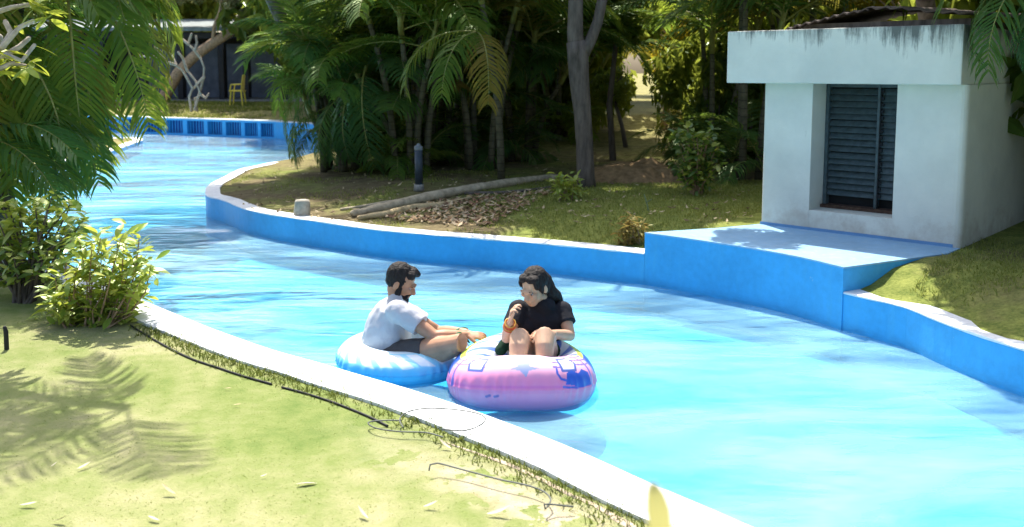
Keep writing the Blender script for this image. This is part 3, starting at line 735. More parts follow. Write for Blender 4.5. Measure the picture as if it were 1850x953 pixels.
def bushes():
    r = random.Random(77)
    for px, d, w_, h, lb in (
            (640, 22, 1.3, 2.0, 'dark bush behind the left edge of the palm jungle, over the far wall end'),
            (700, 22.5, 2, 2.4, 'dark bush behind the drooping front palm clump'),
            (770, 21.5, 2, 2.3, 'dark bush behind the bollard light'),
            (830, 21, 2, 2.4, 'dark bush between the bollard light and the ringed trunks, far back'),
            (900, 20.5, 2, 2.5, 'dark bush straight behind the ringed palm trunks'),
            (960, 20, 1.9, 2.4, 'dark bush behind the bright hanging frond'),
            (1020, 20.5, 1.9, 2.5, 'dark bush filling the gap left of the forked trunk'),
            (1065, 22, 1.6, 2.4, 'dark bush just right of the forked trunk, far back'),
            (740, 25, 2.4, 3.4, 'tall dark bush behind the bollard light, farthest row'),
            (860, 25, 2.4, 3.4, 'tall dark bush behind the ringed trunks, farthest row'),
            (980, 25, 2.4, 3.4, 'tall dark bush left of the forked trunk, farthest row'),
            ):
        bush(base_at(px, d), w_, h, lb, int(px))
    for px, d, w_, h, lb in (
            (1290, 16.5, 1.3, 2.2, 'dark bush right of the tall loose shrub'),
            (1335, 15.0, 1.3, 2.0, 'dark bush against the left corner of the hut'),
            (1400, 15.5, 1.5, 2.3, 'dark bush hidden behind the hut wall'),
            (1300, 23, 2, 3.0, 'dark distant bush right of the sunny clearing'),
            ):
        bush(base_at(px, d), w_, h, lb, int(px), group='dark bushes by the hut')
bushes()
def lone():
    b = base_at(905, 12.5); b = (b[0], b[1], b[2])
    p = palm(b, [(0, .3, 2.45, -.25, -.55)], 'slim palm with one bright yellow green frond hanging in the sun', PG, F_GREEN, 5, 21, yel=0, elev=(.9, 1.3))
    t = D(862, 58, 11.9) - Vector(b)
    for az, e, m in ((R(-75), -.35, F_YEL[1]), (R(-115), -.25, F_GREEN[1]), (R(200), -.1, F_GREEN[2])): add_frond(p, t, az, e, m, .72)
lone()

# --- palm hanging in from the left over the lawn side bank
def left_palm():
    b0 = P(-60, 480, .25); b = (b0.x, b0.y, T(b0.x, b0.y))
    root = thing('areca_palm', 'large palm at the left, fronds hanging thick over the water above the shrubs', 'palm', b, 0)
    B = Vector(b)
    tops = [D(-10, -150, 8.6), D(60, -110, 9.0), D(-120, -90, 8.3), D(100, -180, 9.4), D(-70, 40, 8.8), D(10, 20, 9.6)]
    for t in tops:
        q = Vector((B.x + rnd.uniform(-.25, .25), B.y + rnd.uniform(-.2, .3), b[2])) - B; e = t - B
        bm = bmesh.new(); loft(bm, [q, q.lerp(e, .33) + Vector((-.12, 0, .1)), q.lerp(e, .66) + Vector((-.1, 0, .1)), e], [.06, .05, .045, .04], 9, caps=False); frombm('trunk', bm, PALMTRUNK, root, True)
    r = random.Random(11)
    for t in tops:
        e = t - B
        for k in range(9):
            az = r.uniform(-2.1, .5); el = r.uniform(-.35, .75)
            me = r.choice(F_YEL) if r.random() < .28 else r.choice(F_GREEN)
            add_frond(root, e + Vector((r.uniform(-.1, .1), r.uniform(-.1, .1), r.uniform(-.1, .1))), az, el, me, r.uniform(.8, 1.1), r.uniform(-.4, .4))
    tp = D(270, -330, 6.3); bm = bmesh.new(); e = tp - B; loft(bm, [Vector((.1, -.1, 0)), e * .3 + Vector((-.95, .1, .3)), e * .62 + Vector((-1.15, .1, .75)), e * .85 + Vector((-.7, .05, .45)), e], [.065, .055, .05, .045, .04], 9, caps=False); frombm('trunk', bm, PALMTRUNK, root, True)  # extra stem and crown above the view, added to shade the lawn
    for k in range(5): add_frond(root, e, 2.2 + k * .75, r.uniform(.0, .5), r.choice(F_GREEN), r.uniform(.5, .68), r.uniform(-.3, .3))
    # long hanging fronds, placed where the photograph shows them
    for (px, py, d, az, el, me, sc, ro) in ((168, 0, 7.2, R(-60), -.85, F_GREEN[4], .62, .2), (215, -20, 7.6, R(-40), -.7, F_GREEN[1], .72, .3), (95, -30, 7.0, R(-100), -.65, F_YEL[1], .7, 0),
                                            (60, 60, 7.2, R(-60), -.8, F_GREEN[2], .7, 0), (20, 40, 7.0, R(-20), -.55, F_GREEN[4], .75, .2), (120, 60, 7.5, R(-80), -.8, F_BLUE[1], .75, .3),
                                            (150, 90, 7.9, R(-30), -.7, F_BLUE[2], .72, -.2), (70, 120, 7.6, R(-20), -.45, F_BLUE[1], .7, .4), (0, 130, 7.2, R(-5), -.35, F_BLUE[4], .62, 0), (190, -60, 8.3, R(-15), -.55, F_YEL[2], .75, .2), (40, 150, 7.7, R(-60), -.7, F_GREEN[1], .7, .1), (100, 130, 8.2, R(-60), -.75, F_GREEN[2], .72, .1), (170, 60, 8.4, R(-50), -.9, F_GREEN[0], .8, .1), (20, 90, 8.5, R(-70), -.7, F_BLUE[2], .8, 0), (140, 20, 8.6, R(-70), -.8, F_BLUE[1], .8, .3), (-20, 60, 7.5, R(-40), -.6, F_BLUE[0], .8, .3), (80, 40, 8.8, R(-100), -.9, F_BLUE[1], .9, .3)):
        add_frond(root, D(px - 45, py, d + .9) - B, az, el, me, sc * 1.12, ro)
    return root
left_palm()
def low_palm():
    """dark fronds fanning out low over the water behind the shrubs"""
    b0 = P(-120, 478, .25); b = (b0.x, b0.y, T(b0.x, b0.y)); B = Vector(b)
    root = thing('areca_palm', 'low dark fronds arching over the blue water just above the shrubs', 'palm', b, 0)
    o = D(-70, 262, 7.6)
    bm = bmesh.new(); loft(bm, [Vector((0, 0, -.02)), (o - B) * .5 + Vector((-.05, 0, 0)), o - B], [.05, .045, .04], 9, caps=False); frombm('trunk', bm, PALMTRUNK, root, True)
    for az, el, me, sc, ro in ((R(-12), .42, F_BLUE[1], .66, .1), (R(8), .30, F_BLUE[0], .7, 0), (R(-30), .2, F_BLUE[4], .62, .2), (R(20), .55, F_BLUE[2], .62, -.2), (R(-4), .1, F_BLUE[5], .75, 0), (R(45), .3, F_BLUE[0], .7, 0), (R(-50), .45, F_BLUE[1], .6, 0)):
        add_frond(root, o - B, az, el, me, sc, ro)
low_palm()
# --- palm at the right edge hanging in front of the hut roof
def right_palm():
    b0 = P(2080, 465, .4); b = (b0.x, b0.y, T(b0.x, b0.y)); B = Vector(b)
    root = thing('areca_palm', 'palm at the right hanging dark fronds in front of the hut roof corner', 'palm', b, 0)
    t = D(1935, -75, 7.0)
    bm = bmesh.new(); loft(bm, [Vector((0, 0, -.05)), (t - B) * .4 + Vector((.1, 0, 0)), (t - B) * .8 + Vector((.06, 0, 0)), t - B], [.06, .05, .045, .04], 9, caps=False); frombm('trunk', bm, PALMTRUNK, root, True)
    for az, el, me, sc, ro in ((R(180), .05, F_BLUE[1], .55, .2), (R(165), -.35, F_BLUE[2], .52, 0), (R(200), -.3, F_BLUE[4], .55, 0), (R(215), -.65, F_BLUE[1], .5, .3), (R(180), .5, F_BLUE[5], .6, 0), (R(230), .3, F_BLUE[0], .6, 0), (R(80), .5, F_BLUE[0], .7, 0), (R(20), .4, F_BLUE[1], .7, 0), (R(-60), .5, F_BLUE[2], .7, 0), (R(130), .35, F_GREEN[2], .7, 0), (R(192), -.75, F_BLUE[5], .55, 0)):
        add_frond(root, t - B + Vector((0, 0, .05)), az, el, me, sc * 1.14, ro)
right_palm()

# --- trees
CROWNS_PALE = [crown_mesh(120 + k, (1, 1, .8), 40, 60, .20, PALELEAF) for k in range(2)]
CROWN_GOLD = crown_mesh(130, (1, 1, .8), 26, 40, .2, GOLDLEAF)
def tree(base, h, crown_r, label, crown=None, trunk_r=.12, seed=0, name='tree', group=None, lean=(0, 0), bark=None, squash=1.0, ncrown=1):
    rg = random.Random(seed); root = thing(name, label, 'tree', base, 0, group)
    bm = bmesh.new(); top = Vector((lean[0], lean[1], h - crown_r * .75))
    loft(bm, [Vector((0, 0, -.1)), top * .35 + Vector((rg.uniform(-.1, .1), 0, 0)), top * .7, top], [trunk_r * 1.2, trunk_r, trunk_r * .85, trunk_r * .6], 10, caps=False)
    for k in range(5):
        a = 6.28 * k / 5 + rg.uniform(-.4, .4); branch(bm, top * rg.uniform(.75, 1), Vector((math.cos(a), math.sin(a), .7)), crown_r * .5, trunk_r * .4, 1, rg)
    frombm('trunk', bm, bark or BARK, root, True)
    for k in range(ncrown):
        me = rg.choice(crown or CROWNS); o = bpy.data.objects.new('crown', me); C.objects.link(o); o.parent = root
        o.location = (top.x + (rg.uniform(-.5, .5) * crown_r if k else 0), top.y + (rg.uniform(-.5, .5) * crown_r if k else 0), h - crown_r * .8 * squash + (rg.uniform(-.4, .3) * crown_r if k else 0)); o.scale = (crown_r, crown_r, crown_r * squash); o.rotation_euler = (0, 0, rg.uniform(0, 6))
    return root
def forked_tree():
    b = G(1060, 338); root = thing('forked_tree', 'tall grey trunk forking near the top, standing alone on the shaded bank', 'tree', b)
    d = b.y; w_ = lambda px, py, dd=0: D(px, py, d + dd) - b
    bm = bmesh.new()
    def sc(r): return r * d / F
    loft(bm, [w_(1060, 346), w_(1058, 320), w_(1056, 260), w_(1052, 200), w_(1046, 140), w_(1044, 100), w_(1040, 75)], [sc(19), sc(16.5), sc(15.5), sc(16), sc(18), sc(19), sc(17)], 14, caps=False)
    loft(bm, [w_(1043, 100), w_(1039, 60), w_(1040, 0), w_(1036, -80), w_(1025, -200), w_(1010, -330)], [sc(16), sc(14.5), sc(13), sc(12.5), sc(10), sc(6)], 12, caps=False)
    loft(bm, [w_(1050, 104), w_(1066, 76), w_(1080, 40), w_(1090, -10), w_(1110, -110, .4), w_(1150, -260, .9)], [sc(12), sc(10.5), sc(9.5), sc(9), sc(8), sc(5)], 12, caps=False)
    rg = random.Random(4)
    for (px, py, v) in ((1010, -330, (-.5, .3, .6)), (1025, -200, (-.8, -.2, .4)), (1150, -260, (.6, .3, .6)), (1110, -110, (.8, -.3, .3)), (1036, -90, (-.5, .7, .4))):  # limbs
        branch(bm, w_(px, py), Vector(v), .7, sc(6), 2, rg)
    frombm('trunk', bm, BARK, root, True)
    for k, (px, py, dd, s) in enumerate(((1010, -330, .9, 1.2), (1170, -300, 1.4, 1.1), (930, -250, .8, .9), (1080, -420, 1.4, 1.1), (1235, -70, -2.45, .42))):  # last small crown is added above the view to shade the deck
        o = bpy.data.objects.new('crown', CROWNS[k % 3]); C.objects.link(o); o.parent = root; o.location = w_(px, py, dd); o.scale = (s, s, s * .8); o.rotation_euler = (0, 0, k * 1.3)
forked_tree()
TG = 'dark trees closing off the garden'
specs = [(-260, 36, 7.5, 2.6, 'tree far left behind the hanging palm fronds, mostly hidden'), (60, 38, 8.0, 2.8, 'tree rising over the left end of the dark pavilion'), (330, 39, 8.0, 2.8, 'tree rising over the middle of the dark pavilion'), (200, 42, 8.5, 3.0, 'tall tree behind the leafless frangipani and pavilion'), (520, 33, 7.2, 2.6, 'leafy tree at the right end of the dark pavilion'),
         (600, 27, 6.5, 2.2, 'tree behind the palms where the far pool wall ends'), (720, 26, 6.8, 2.4, 'tree behind the tallest palm clump'), (850, 30, 7.5, 2.7, 'tree filling the gap behind the ringed palm trunks'),
         (980, 27, 6.6, 2.4, 'tree just left of the forked grey trunk, far behind it'), (1090, 33, 7.5, 2.6, 'tree behind the clearing, left part'), (1215, 40, 8.0, 2.9, 'tree straight behind the sunny clearing'),
         (1460, 24, 6.5, 2.3, 'tree over the left part of the hut roof'), (1600, 20, 6.0, 2.2, 'tree over the middle of the hut roof'),
         (1780, 17, 6.2, 2.2, 'tree over the right end of the hut roof'), (2330, 8.4, 4.4, 2.0, 'unseen leafy tree added right of the hut to darken its side wall'), (3000, 6.2, 4.0, 2.0, 'unseen leafy tree added at the far right to darken the grass slope'), (4300, 4.0, 4.0, 2.0, 'unseen leafy tree added beside the canal to darken the hut side and grass slope'), (1990, 15, 6.2, 2.2, 'tree at far right beyond the hut, out past the roof')]  # the three leafy trees are out of view, added to darken the hut side
for k, (px, d, h, cr, lb) in enumerate(specs):
    tree(base_at(px, d), h, cr, lb, None, .16, 200 + k, 'tree', TG, squash=1.15, ncrown=3)
tree((-2.5, 15.2, T(-2.5, 15.2)), 5.3, 1.35, 'tree added at the left end of the palm jungle, its unseen crown shading the curved bank', None, .12, 55, 'tree', TG, (-2.1, -.7), squash=.6, ncrown=2)  # added for shade on the bank tip, crown kept out of view
tree((5.4, 11.0, T(5.4, 11.0)), 3.9, .95, 'tree added behind the hut, its unseen crown over the roof shading the right lawn', None, .10, 41, 'tree', None, (-2.0, -2.85), squash=.6, ncrown=2)  # added tree, crown above the view, shades the grass right of the deck
# small leaning trees in the clearing
tree(base_at(1197, 20.5), 2.6, .9, 'small dark leaning tree with golden leaves in the sunny clearing', [CROWN_GOLD], .07, 31, 'small_tree', None, (.55, .2), BARKBROWN)
tree(base_at(1108, 15.5), 3.3, .8, 'thin straight young tree between the forked trunk and the clearing', CROWNS, .05, 32, 'small_tree', None, (.05, .3), BARK)
tree(base_at(1132, 17.5), 1.5, .42, 'bushy young tree in front of the sunny clearing', CROWNS, .04, 33, 'small_tree', None, (-.3, .2), BARK)
tree(base_at(1640, 13), 3.1, 1.0, 'golden leaved tree peeping over the hut roof', [CROWN_GOLD], .07, 34, 'small_tree', None, (.1, .1), BARKBROWN)

# ------------------------------------------------------------------ pavilion, chair, leaning tree and bare frangipani beyond the far wall
def pavilion():
    d = 33.0; zb = T(D(300, 190, d).x, d); o = thing('pavilion', 'dark open pavilion with posts and grey panels beyond the far pool wall', 'building', (D(300, 190, d).x, d, zb))
    x0, x1 = D(-150, 190, d).x, D(575, 190, d).x; h = D(300, 58, d).z
    wallm = simple('dark_boarding', (0.045, 0.042, 0.045), 0.8, 0.4, 6, 0.4, stretch=(6, 6, .6)); pan = simple('blue_grey_panel', (0.10, 0.115, 0.15), 0.6, 0.3, 3, 0.1); post = simple('black_post', (0.02, 0.02, 0.024), 0.6, 0.2, 5, 0)
    rfm = simple('grey_green_roof', (0.14, 0.17, 0.17), 0.7, 0.3, 5, 0.3)
    bm = bmesh.new(); obox(bm, Vector((x0, d + 2.6, zb - .2)), Vector((x1 - x0, 0, 0)), Vector((0, .15, 0)), Vector((0, 0, h - zb + .1))); frombm('wall', bm, wallm, o, world=True)
    bm = bmesh.new(); obox(bm, Vector((x0 - .3, d - .7, h)), Vector((x1 - x0 + .5, 0, .0)), Vector((0, 3.9, .5)), Vector((0, 0, .13))); frombm('roof', bm, rfm, o, world=True)
    bm = bmesh.new(); obox(bm, Vector((x0, d - .2, h - .24)), Vector((x1 - x0, 0, 0)), Vector((0, .14, 0)), Vector((0, 0, .22))); frombm('beam', bm, post, o, world=True)
    bm = bmesh.new(); obox(bm, Vector((x0, d - .3, zb - .3)), Vector((x1 - x0, 0, 0)), Vector((0, 3.0, 0)), Vector((0, 0, .36))); frombm('plinth', bm, simple('grey_concrete', (0.3, 0.28, 0.26), .9, .25, 8), o, world=True)
    for px in (-60, 60, 190, 262, 330, 404, 447, 520):
        p = D(px, 180, d); bm = bmesh.new(); obox(bm, Vector((p.x - .09, d - .18, zb)), Vector((.18, 0, 0)), Vector((0, .1, 0)), Vector((0, 0, h - zb - .22))); frombm('post', bm, post, o, world=True)
    for a, b in ((-50, 50), (70, 180), (270, 322), (338, 396), (412, 440), (455, 512)):
        pa, pb = D(a, 180, d + .9), D(b, 180, d + .9); bm = bmesh.new(); obox(bm, Vector((pa.x, d + .9, zb + .1)), Vector((pb.x - pa.x, 0, 0)), Vector((0, .05, 0)), Vector((0, 0, h - zb - .5))); frombm('panel', bm, pan, o, world=True)
pavilion()
def chair():
    d = 29.5; b = G(430, 191); d = b.y; m = simple('yellow_plastic', (0.62, 0.50, 0.06), 0.45, 0.1, 6, 0)
    o = thing('garden_chair', 'yellow plastic garden chair on the grass before the dark pavilion', 'chair', b); k = d / F
    def q(px, py, dy=0.0): p = D(px, py, d + dy) - b; return p
    s = 22 * k; 
    bm = bmesh.new(); box(bm, (0, 0, 26 * k), (24 * k, 24 * k, 2.4 * k), None, .01); frombm('seat', bm, m, o)
    bm = bmesh.new(); loft(bm, [Vector((9 * k, 0, 26 * k)), Vector((10.5 * k, 0, 42 * k)), Vector((12 * k, 0, 54 * k))], [(1.2 * k, 11 * k), (1.2 * k, 11 * k), (1.2 * k, 8 * k)], 10, ref=(1, 0, 0)); frombm('backrest', bm, m, o)
    for sx in (-1, 1):
        for sy in (-1, 1):
            bm = bmesh.new(); loft(bm, [Vector((sx * 9 * k, sy * 9 * k, 26 * k)), Vector((sx * 11.5 * k, sy * 11 * k, 0))], [1.7 * k, 1.3 * k], 6); frombm('leg', bm, m, o)
    for sy in (-1, 1):
        bm = bmesh.new(); loft(bm, [Vector((10 * k, sy * 11 * k, 38 * k)), Vector((-8 * k, sy * 12 * k, 37 * k)), Vector((-10 * k, sy * 12 * k, 26 * k))], [1.2 * k] * 3, 6); frombm('arm', bm, m, o)
chair()
def leaning_tree():
    b = G(292, 193); d = b.y; o = thing('leaning_tree', 'tree with a thick brown trunk leaning far to the right by the far wall', 'tree', b); q = lambda px, py, dd=0: D(px, py, d + dd) - b; k = d / F
    bm = bmesh.new(); loft(bm, [q(287, 198), q(300, 170), q(322, 132), q(350, 103), q(385, 78), q(415, 60), q(450, 30)], [11 * k, 10.5 * k, 10 * k, 9.5 * k, 9 * k, 8 * k, 6 * k], 12, caps=False)
    rg = random.Random(5)
    for px, py, v in ((415, 60, (.6, 0, .5)), (450, 30, (.5, .3, .6)), (450, 30, (-.2, -.3, .8)), (385, 78, (.1, -.3, .9))): branch(bm, q(px, py), Vector(v), .9, 4 * k, 2, rg)
    frombm('trunk', bm, BARKBROWN, o, True)
    for i, (px, py, dd, s) in enumerate(((440, 5, 0, 1.0), (510, 30, .2, .8), (395, -10, .3, .8), (540, -10, .5, 1.0), (470, 45, -.2, .55), (330, -20, .6, .9))):
        c = bpy.data.objects.new('crown', CROWNS_PALE[i % 2]); C.objects.link(c); c.parent = o; c.location = q(px, py, dd); c.scale = (s, s, s * .75); c.rotation_euler = (0, 0, i)
leaning_tree()
def bare_frangipani():
    b = G(352, 199); d = b.y; o = thing('bare_tree', 'leafless pale frangipani with knobbly crooked branches in front of the pavilion', 'tree', b); k = d / F; q = lambda px, py, dd=0: D(px, py, d + dd) - b
    rg = random.Random(9); bm = bmesh.new()
    for pts in (((346, 200), (342, 175), (348, 160), (330, 128), (318, 118)), ((356, 200), (352, 178), (364, 172), (352, 145), (338, 128)), ((352, 198), (360, 170), (368, 140), (369, 122), (362, 105)),
                ((318, 118), (300, 112), (282, 103), (247, 102)), ((362, 105), (352, 92), (340, 80)), ((338, 128), (330, 105), (322, 95)), ((300, 112), (288, 92), (280, 85)), ((364, 172), (372, 178), (377, 170)), ((368, 140), (356, 152), (350, 160)), ((318, 118), (310, 100), (300, 92)), ((352, 92), (356, 78), (354, 66)), ((340, 80), (328, 70)), ((340, 80), (346, 62))):
        n = len(pts); loft(bm, [q(x, y, rg.uniform(-.15, .15)) for x, y in pts], [(2.7 - 1.3 * i / n) * k for i in range(n)], 7)
    frombm('trunk', bm, simple('weathered_bark', (.33, .29, .23), .85, .35, 18, .5, .1), o, True)
bare_frangipani()
def spit_post():
    b = G(221, 253); d = b.y; k = d / F; o = thing('railing_post', 'thin blue upright post at the tip of the brown spit', 'post', b)
    bm = bmesh.new(); loft(bm, [Vector((0, 0, -.02)), Vector((0, 0, 40 * k))], [1.6 * k] * 2, 8); frombm('pole', bm, BLUE, o, True)
    bm = bmesh.new(); loft(bm, [Vector((0, 0, 38 * k)), Vector((-.9, .3, 38 * k))], [1.1 * k] * 2, 8); frombm('rail', bm, BLUE, o, True)
spit_post()

# ------------------------------------------------------------------ things on the shaded bank
def bollard():
    b = G(757, 345); d = b.y; k = d / F; o = thing('bollard_light', 'dark blue bollard light with pale base under the palms', 'lamp', b)
    bm = bmesh.new(); loft(bm, [Vector((0, 0, 0)), Vector((0, 0, .05)), Vector((0, 0, 12 * k))], [10 * k, 9 * k, 8.5 * k], 14, caps=False); frombm('base', bm, simple('pale_cement', (.26, .25, .23), .9, .3, 20), o, True)
    bm = bmesh.new(); loft(bm, [Vector((0, 0, 12 * k)), Vector((0, 0, 76 * k))], [7.2 * k] * 2, 14, caps=False); frombm('post', bm, simple('navy_metal', (.035, .05, .07), .4, .2, 10, 0), o, True)
    bm = bmesh.new(); loft(bm, [Vector((0, 0, 76 * k)), Vector((0, 0, 81 * k)), Vector((0, 0, 83 * k))], [7.8 * k, 7.8 * k, 4 * k], 14); frombm('cap', bm, simple('grey_cap', (.16, .18, .20), .5, .2, 10, 0), o, True)
bollard()
def stub():
    b = G(547, 391); d = b.y; k = d / F; o = bpy.data.objects
    bm = bmesh.new(); loft(bm, [Vector((-.01, 0, -.05)), Vector((-.005, 0, .04)), Vector((.0, 0, 26 * k)), Vector((0, 0, 30 * k))], [15.5 * k, 15 * k, 13.5 * k, 12 * k], 18, caps=False)
    for v in bm.verts: v.co += v.co.normalized() * .006 * mnoise.noise(v.co * 14)
    t = frombm('concrete_stub', bm, simple('beige_concrete', (.36, .33, .27), .9, .25, 16, .5), None, True, loc=b); tag(t, 'short round beige concrete stub behind the coping', 'post')
stub()
def log(pts, rads, name, label, mat, jit=.012, cat='log', seed=0):
    W = [G(*p) + Vector((0, 0, r * .8)) for p, r in zip(pts, rads)]
    c = catmull([tuple(w_) for w_ in W], .06); n = len(c); rr = np.interp(np.linspace(0, 1, n), np.linspace(0, 1, len(rads)), rads)
    bm = bmesh.new(); loft(bm, [Vector(p) - W[0] for p in c], [float(a) for a in rr], 12)
    for v in bm.verts: v.co += Vector((mnoise.noise(v.co * 9 + Vector((seed, 0, 0))), mnoise.noise(v.co * 9 + Vector((0, seed, 5))), mnoise.noise(v.co * 9 + Vector((9, 0, seed))))) * jit
    return tag(frombm(name, bm, mat, None, True, loc=W[0]), label, cat)
DEADWOOD = simple('dead_wood', (.40, .34, .24), .9, .4, 12, .7, .1)
log([(640, 392), (720, 376), (800, 358), (880, 343), (960, 330), (1010, 324)], [.045, .06, .062, .055, .05, .04], 'fallen_log', 'long pale fallen palm trunk lying across the bank towards the forked tree', DEADWOOD)
log([(617, 381), (665, 376), (720, 367), (790, 356)], [.018, .028, .03, .02], 'fallen_branch', 'thin pale dead branch lying along the far side of the long log', DEADWOOD, .006, 'branch', 3)
log([(650, 398), (700, 392), (745, 381), (800, 372), (850, 360)], [.03, .045, .04, .03, .02], 'fallen_frond_stalk', 'broad dry palm frond stalk lying in front of the log', simple('dry_stalk', (.46, .36, .2), .8, .4, 14, .5), .012, 'branch', 5)
log([(840, 352), (920, 350), (1000, 340)], [.02, .022, .015], 'dead_stick', 'straight dark stick lying between the log and the leaf litter', BARK, .004, 'branch', 6)
log([(1090, 318), (1130, 312), (1180, 308)], [.05, .06, .04], 'rotting_log', 'short reddish rotting log beside the forked trunk', simple('red_rot', (.24, .12, .06), .9, .4, 12, .6), .02, 'log', 8)

def scatter_mesh(name, pts, seed, size, mats, curl=.25, zoff=.01, flat=.5):
    r = random.Random(seed); vs = []; fs = []; mi = []
    for p in pts:
        s = size * r.uniform(.5, 1.4); a = r.uniform(0, 6.28); u = Vector((math.cos(a), math.sin(a), r.uniform(-flat, flat))).normalized(); v = Vector((-u.y, u.x, r.uniform(-flat, flat))).normalized()
        c = Vector(p) + Vector((0, 0, zoff + r.random() * .02)); i = len(vs); up = Vector((0, 0, s * curl))
        vs += [c - u * s * .5 + up * r.random(), c + v * s * .2, c + u * s * .5 + up * r.random(), c - v * s * .2]; fs += [(i, i + 1, i + 2), (i, i + 2, i + 3)]; k = r.randrange(len(mats)); mi += [k, k]
    o = pydata(name, vs, fs, list(mats)); o.data.polygons.foreach_set('material_index', mi); return o
def litter():
    r = random.Random(3); pts = []
    quad = [(690, 398), (760, 372), (880, 352), (1010, 345), (960, 370), (880, 412), (800, 408)]
    P2 = np.array(quad, float)
    while len(pts) < 800:
        q = (r.uniform(690, 1010), r.uniform(340, 412))
        if inpoly(np.array([q]), P2)[0]: pts.append(G(*q))
    o = scatter_mesh('leaf_litter', pts, 4, .085, (simple('litter_tan', (.36, .24, .12), .8, .3, 9), simple('litter_brown', (.22, .12, .07), .8, .3, 9), simple('litter_pale', (.46, .36, .23), .8, .2, 9)))
    tag(o, 'dry brown and cream leaf litter heaped below the log', None, None, 'stuff')
    pts = []
    for _ in range(900):
        q = (r.uniform(420, 1360), r.uniform(275, 405)); g = G(*q)
        if not inpoly(np.array([[g.x, g.y]]), island)[0] if False else True: pts.append(g)
    wat = inpoly(np.array([[p.x, p.y] for p in pts]), water_poly); pts = [p for p, k in zip(pts, wat) if not k]
    o = scatter_mesh('fallen_leaves', pts, 5, .06, (simple('leaf_tan', (.42, .34, .2), .8, .3, 9), simple('leaf_dark', (.16, .11, .06), .8, .3, 9)))
    tag(o, 'scattered small dry leaves over the shaded bank', None, None, 'stuff')
litter()
def mound():
    b = G(1165, 332); bm = bmesh.new(); 
    bmesh.ops.create_grid(bm, x_segments=36, y_segments=24, size=1)
    for v in bm.verts:
        x, y = v.co.x, v.co.y; rr = math.hypot(x, y); h = max(0, 1 - rr ** 1.5) * .26
        n = mnoise.noise(Vector((x * 3, y * 3, 0))) * .10 + mnoise.noise(Vector((x * 9, y * 9, 4))) * .05
        v.co = Vector((x * 1.0, y * .7, (h * (1 + 2 * n) + n * .3 * (h > .02)) - .05 * (rr > .9)))
    o = frombm('soil_mound', bm, simple('brown_soil', (.22, .145, .075), .95, .45, 9, .8, .05), None, True, loc=b + Vector((0, .5, 0))); tag(o, 'low heap of brown soil right of the forked trunk', 'mound')
mound()

# ------------------------------------------------------------------ broad leaved shrubs
def leaf_mesh(L, W, fold=.18, curl=.2, mat=None, name='leaf'):
    n = 5; vs = []; fs = []
    for k in range(n + 1):
        t = k / n; w_ = W * .5 * math.sin(math.pi * (t * .93 + .04)) ** .8 * (1 if t < .98 else .2); x = L * t; z = -curl * L * t * t
        vs += [(x, -w_, z + fold * w_), (x, 0, z), (x, w_, z + fold * w_)]
    for k in range(n):
        a = 3 * k; fs += [(a, a + 1, a + 4, a + 3), (a + 1, a + 2, a + 5, a + 4)]
    me = bpy.data.meshes.new(name); me.from_pydata(vs, [], fs); me.polygons.foreach_set('use_smooth', [True] * len(fs)); me.materials.append(mat); return me
LEAVES = [leaf_mesh(.11, .042, .2, .25, SHRUBLEAF), leaf_mesh(.095, .04, .25, .1, SHRUBLEAF), leaf_mesh(.125, .046, .15, .4, SHRUBLEAF)]
LEAVESD = [leaf_mesh(.11, .045, .2, .25, SHRUBDARK), leaf_mesh(.10, .042, .25, .1, SHRUBDARK)]
def shrub(b, tips, label, lm, per=12, seed=0, scale=1.0, nmax=300, stem_r=.008, name='shrub', mat=BARKBROWN, roots=None):
    """stems from the base to given tips (relative, metres); leaves in rosettes along the upper stems"""
    r = random.Random(seed); root = thing(name, label, 'shrub', b); bm = bmesh.new(); spots = []
    for i, t in enumerate(tips):
        t = Vector(t); s = Vector(roots[i]) if roots else Vector((r.uniform(-.06, .06), r.uniform(-.06, .06), -.02))
        mid = s.lerp(t, .5) + Vector((r.uniform(-.05, .05), r.uniform(-.05, .05), r.uniform(-.02, .08)))
        loft(bm, [s, s.lerp(mid, .5), mid, mid.lerp(t, .5), t], [stem_r * (1.3 - .22 * k) for k in range(5)], 6)
        spots.append((t, (t - mid).normalized(), 1.0)); spots.append((mid.lerp(t, .6), (t - mid).normalized(), .6)); spots.append((mid.lerp(t, .2), (t - s).normalized(), .4))
    frombm('stems', bm, mat, root, True)
    allv = []
    for p, d, k in spots:
        for j in range(int(per * k + .5)):
            az = r.uniform(0, 6.28); el = r.uniform(-.5, .9)
            allv.append((p + d * r.uniform(-.09, .03) + Vector((r.gauss(0, .025), r.gauss(0, .025), r.gauss(0, .025))), az, el, r.uniform(-.7, .7), scale * r.uniform(.6, 1.15), r.randrange(len(lm))))
    allv.sort(key=lambda v: v[0].y)
    for p, az, el, ro, sc, k in allv[:nmax]:
        o = bpy.data.objects.new('leaf', lm[k]); C.objects.link(o); o.parent = root; o.location = p; o.rotation_euler = Euler((ro, -el, az)); o.scale = (sc,) * 3
    rest = allv[nmax:]
    if rest:
        vs = []; fs = []
        for p, az, el, ro, sc, k in rest:
            m = Matrix.LocRotScale(p, Euler((ro, -el, az)), (sc,) * 3); i = len(vs); me = lm[k]
            vs += [m @ v.co for v in me.vertices]; fs += [tuple(i + a for a in f.vertices) for f in me.polygons]
        o = pydata('foliage', vs, fs, lm[0].materials[0], root, True); o['kind'] = 'stuff'
    return root
def tips_px(b, pxs, d, jit, seed, extra=1):
    r = random.Random(seed); out = []
    for (px, py) in pxs:
        for _ in range(extra): 
            p = D(px + r.uniform(-12, 12), py + r.uniform(-10, 10), d + r.uniform(-jit, jit)); out.append(p - Vector(b))
    return out
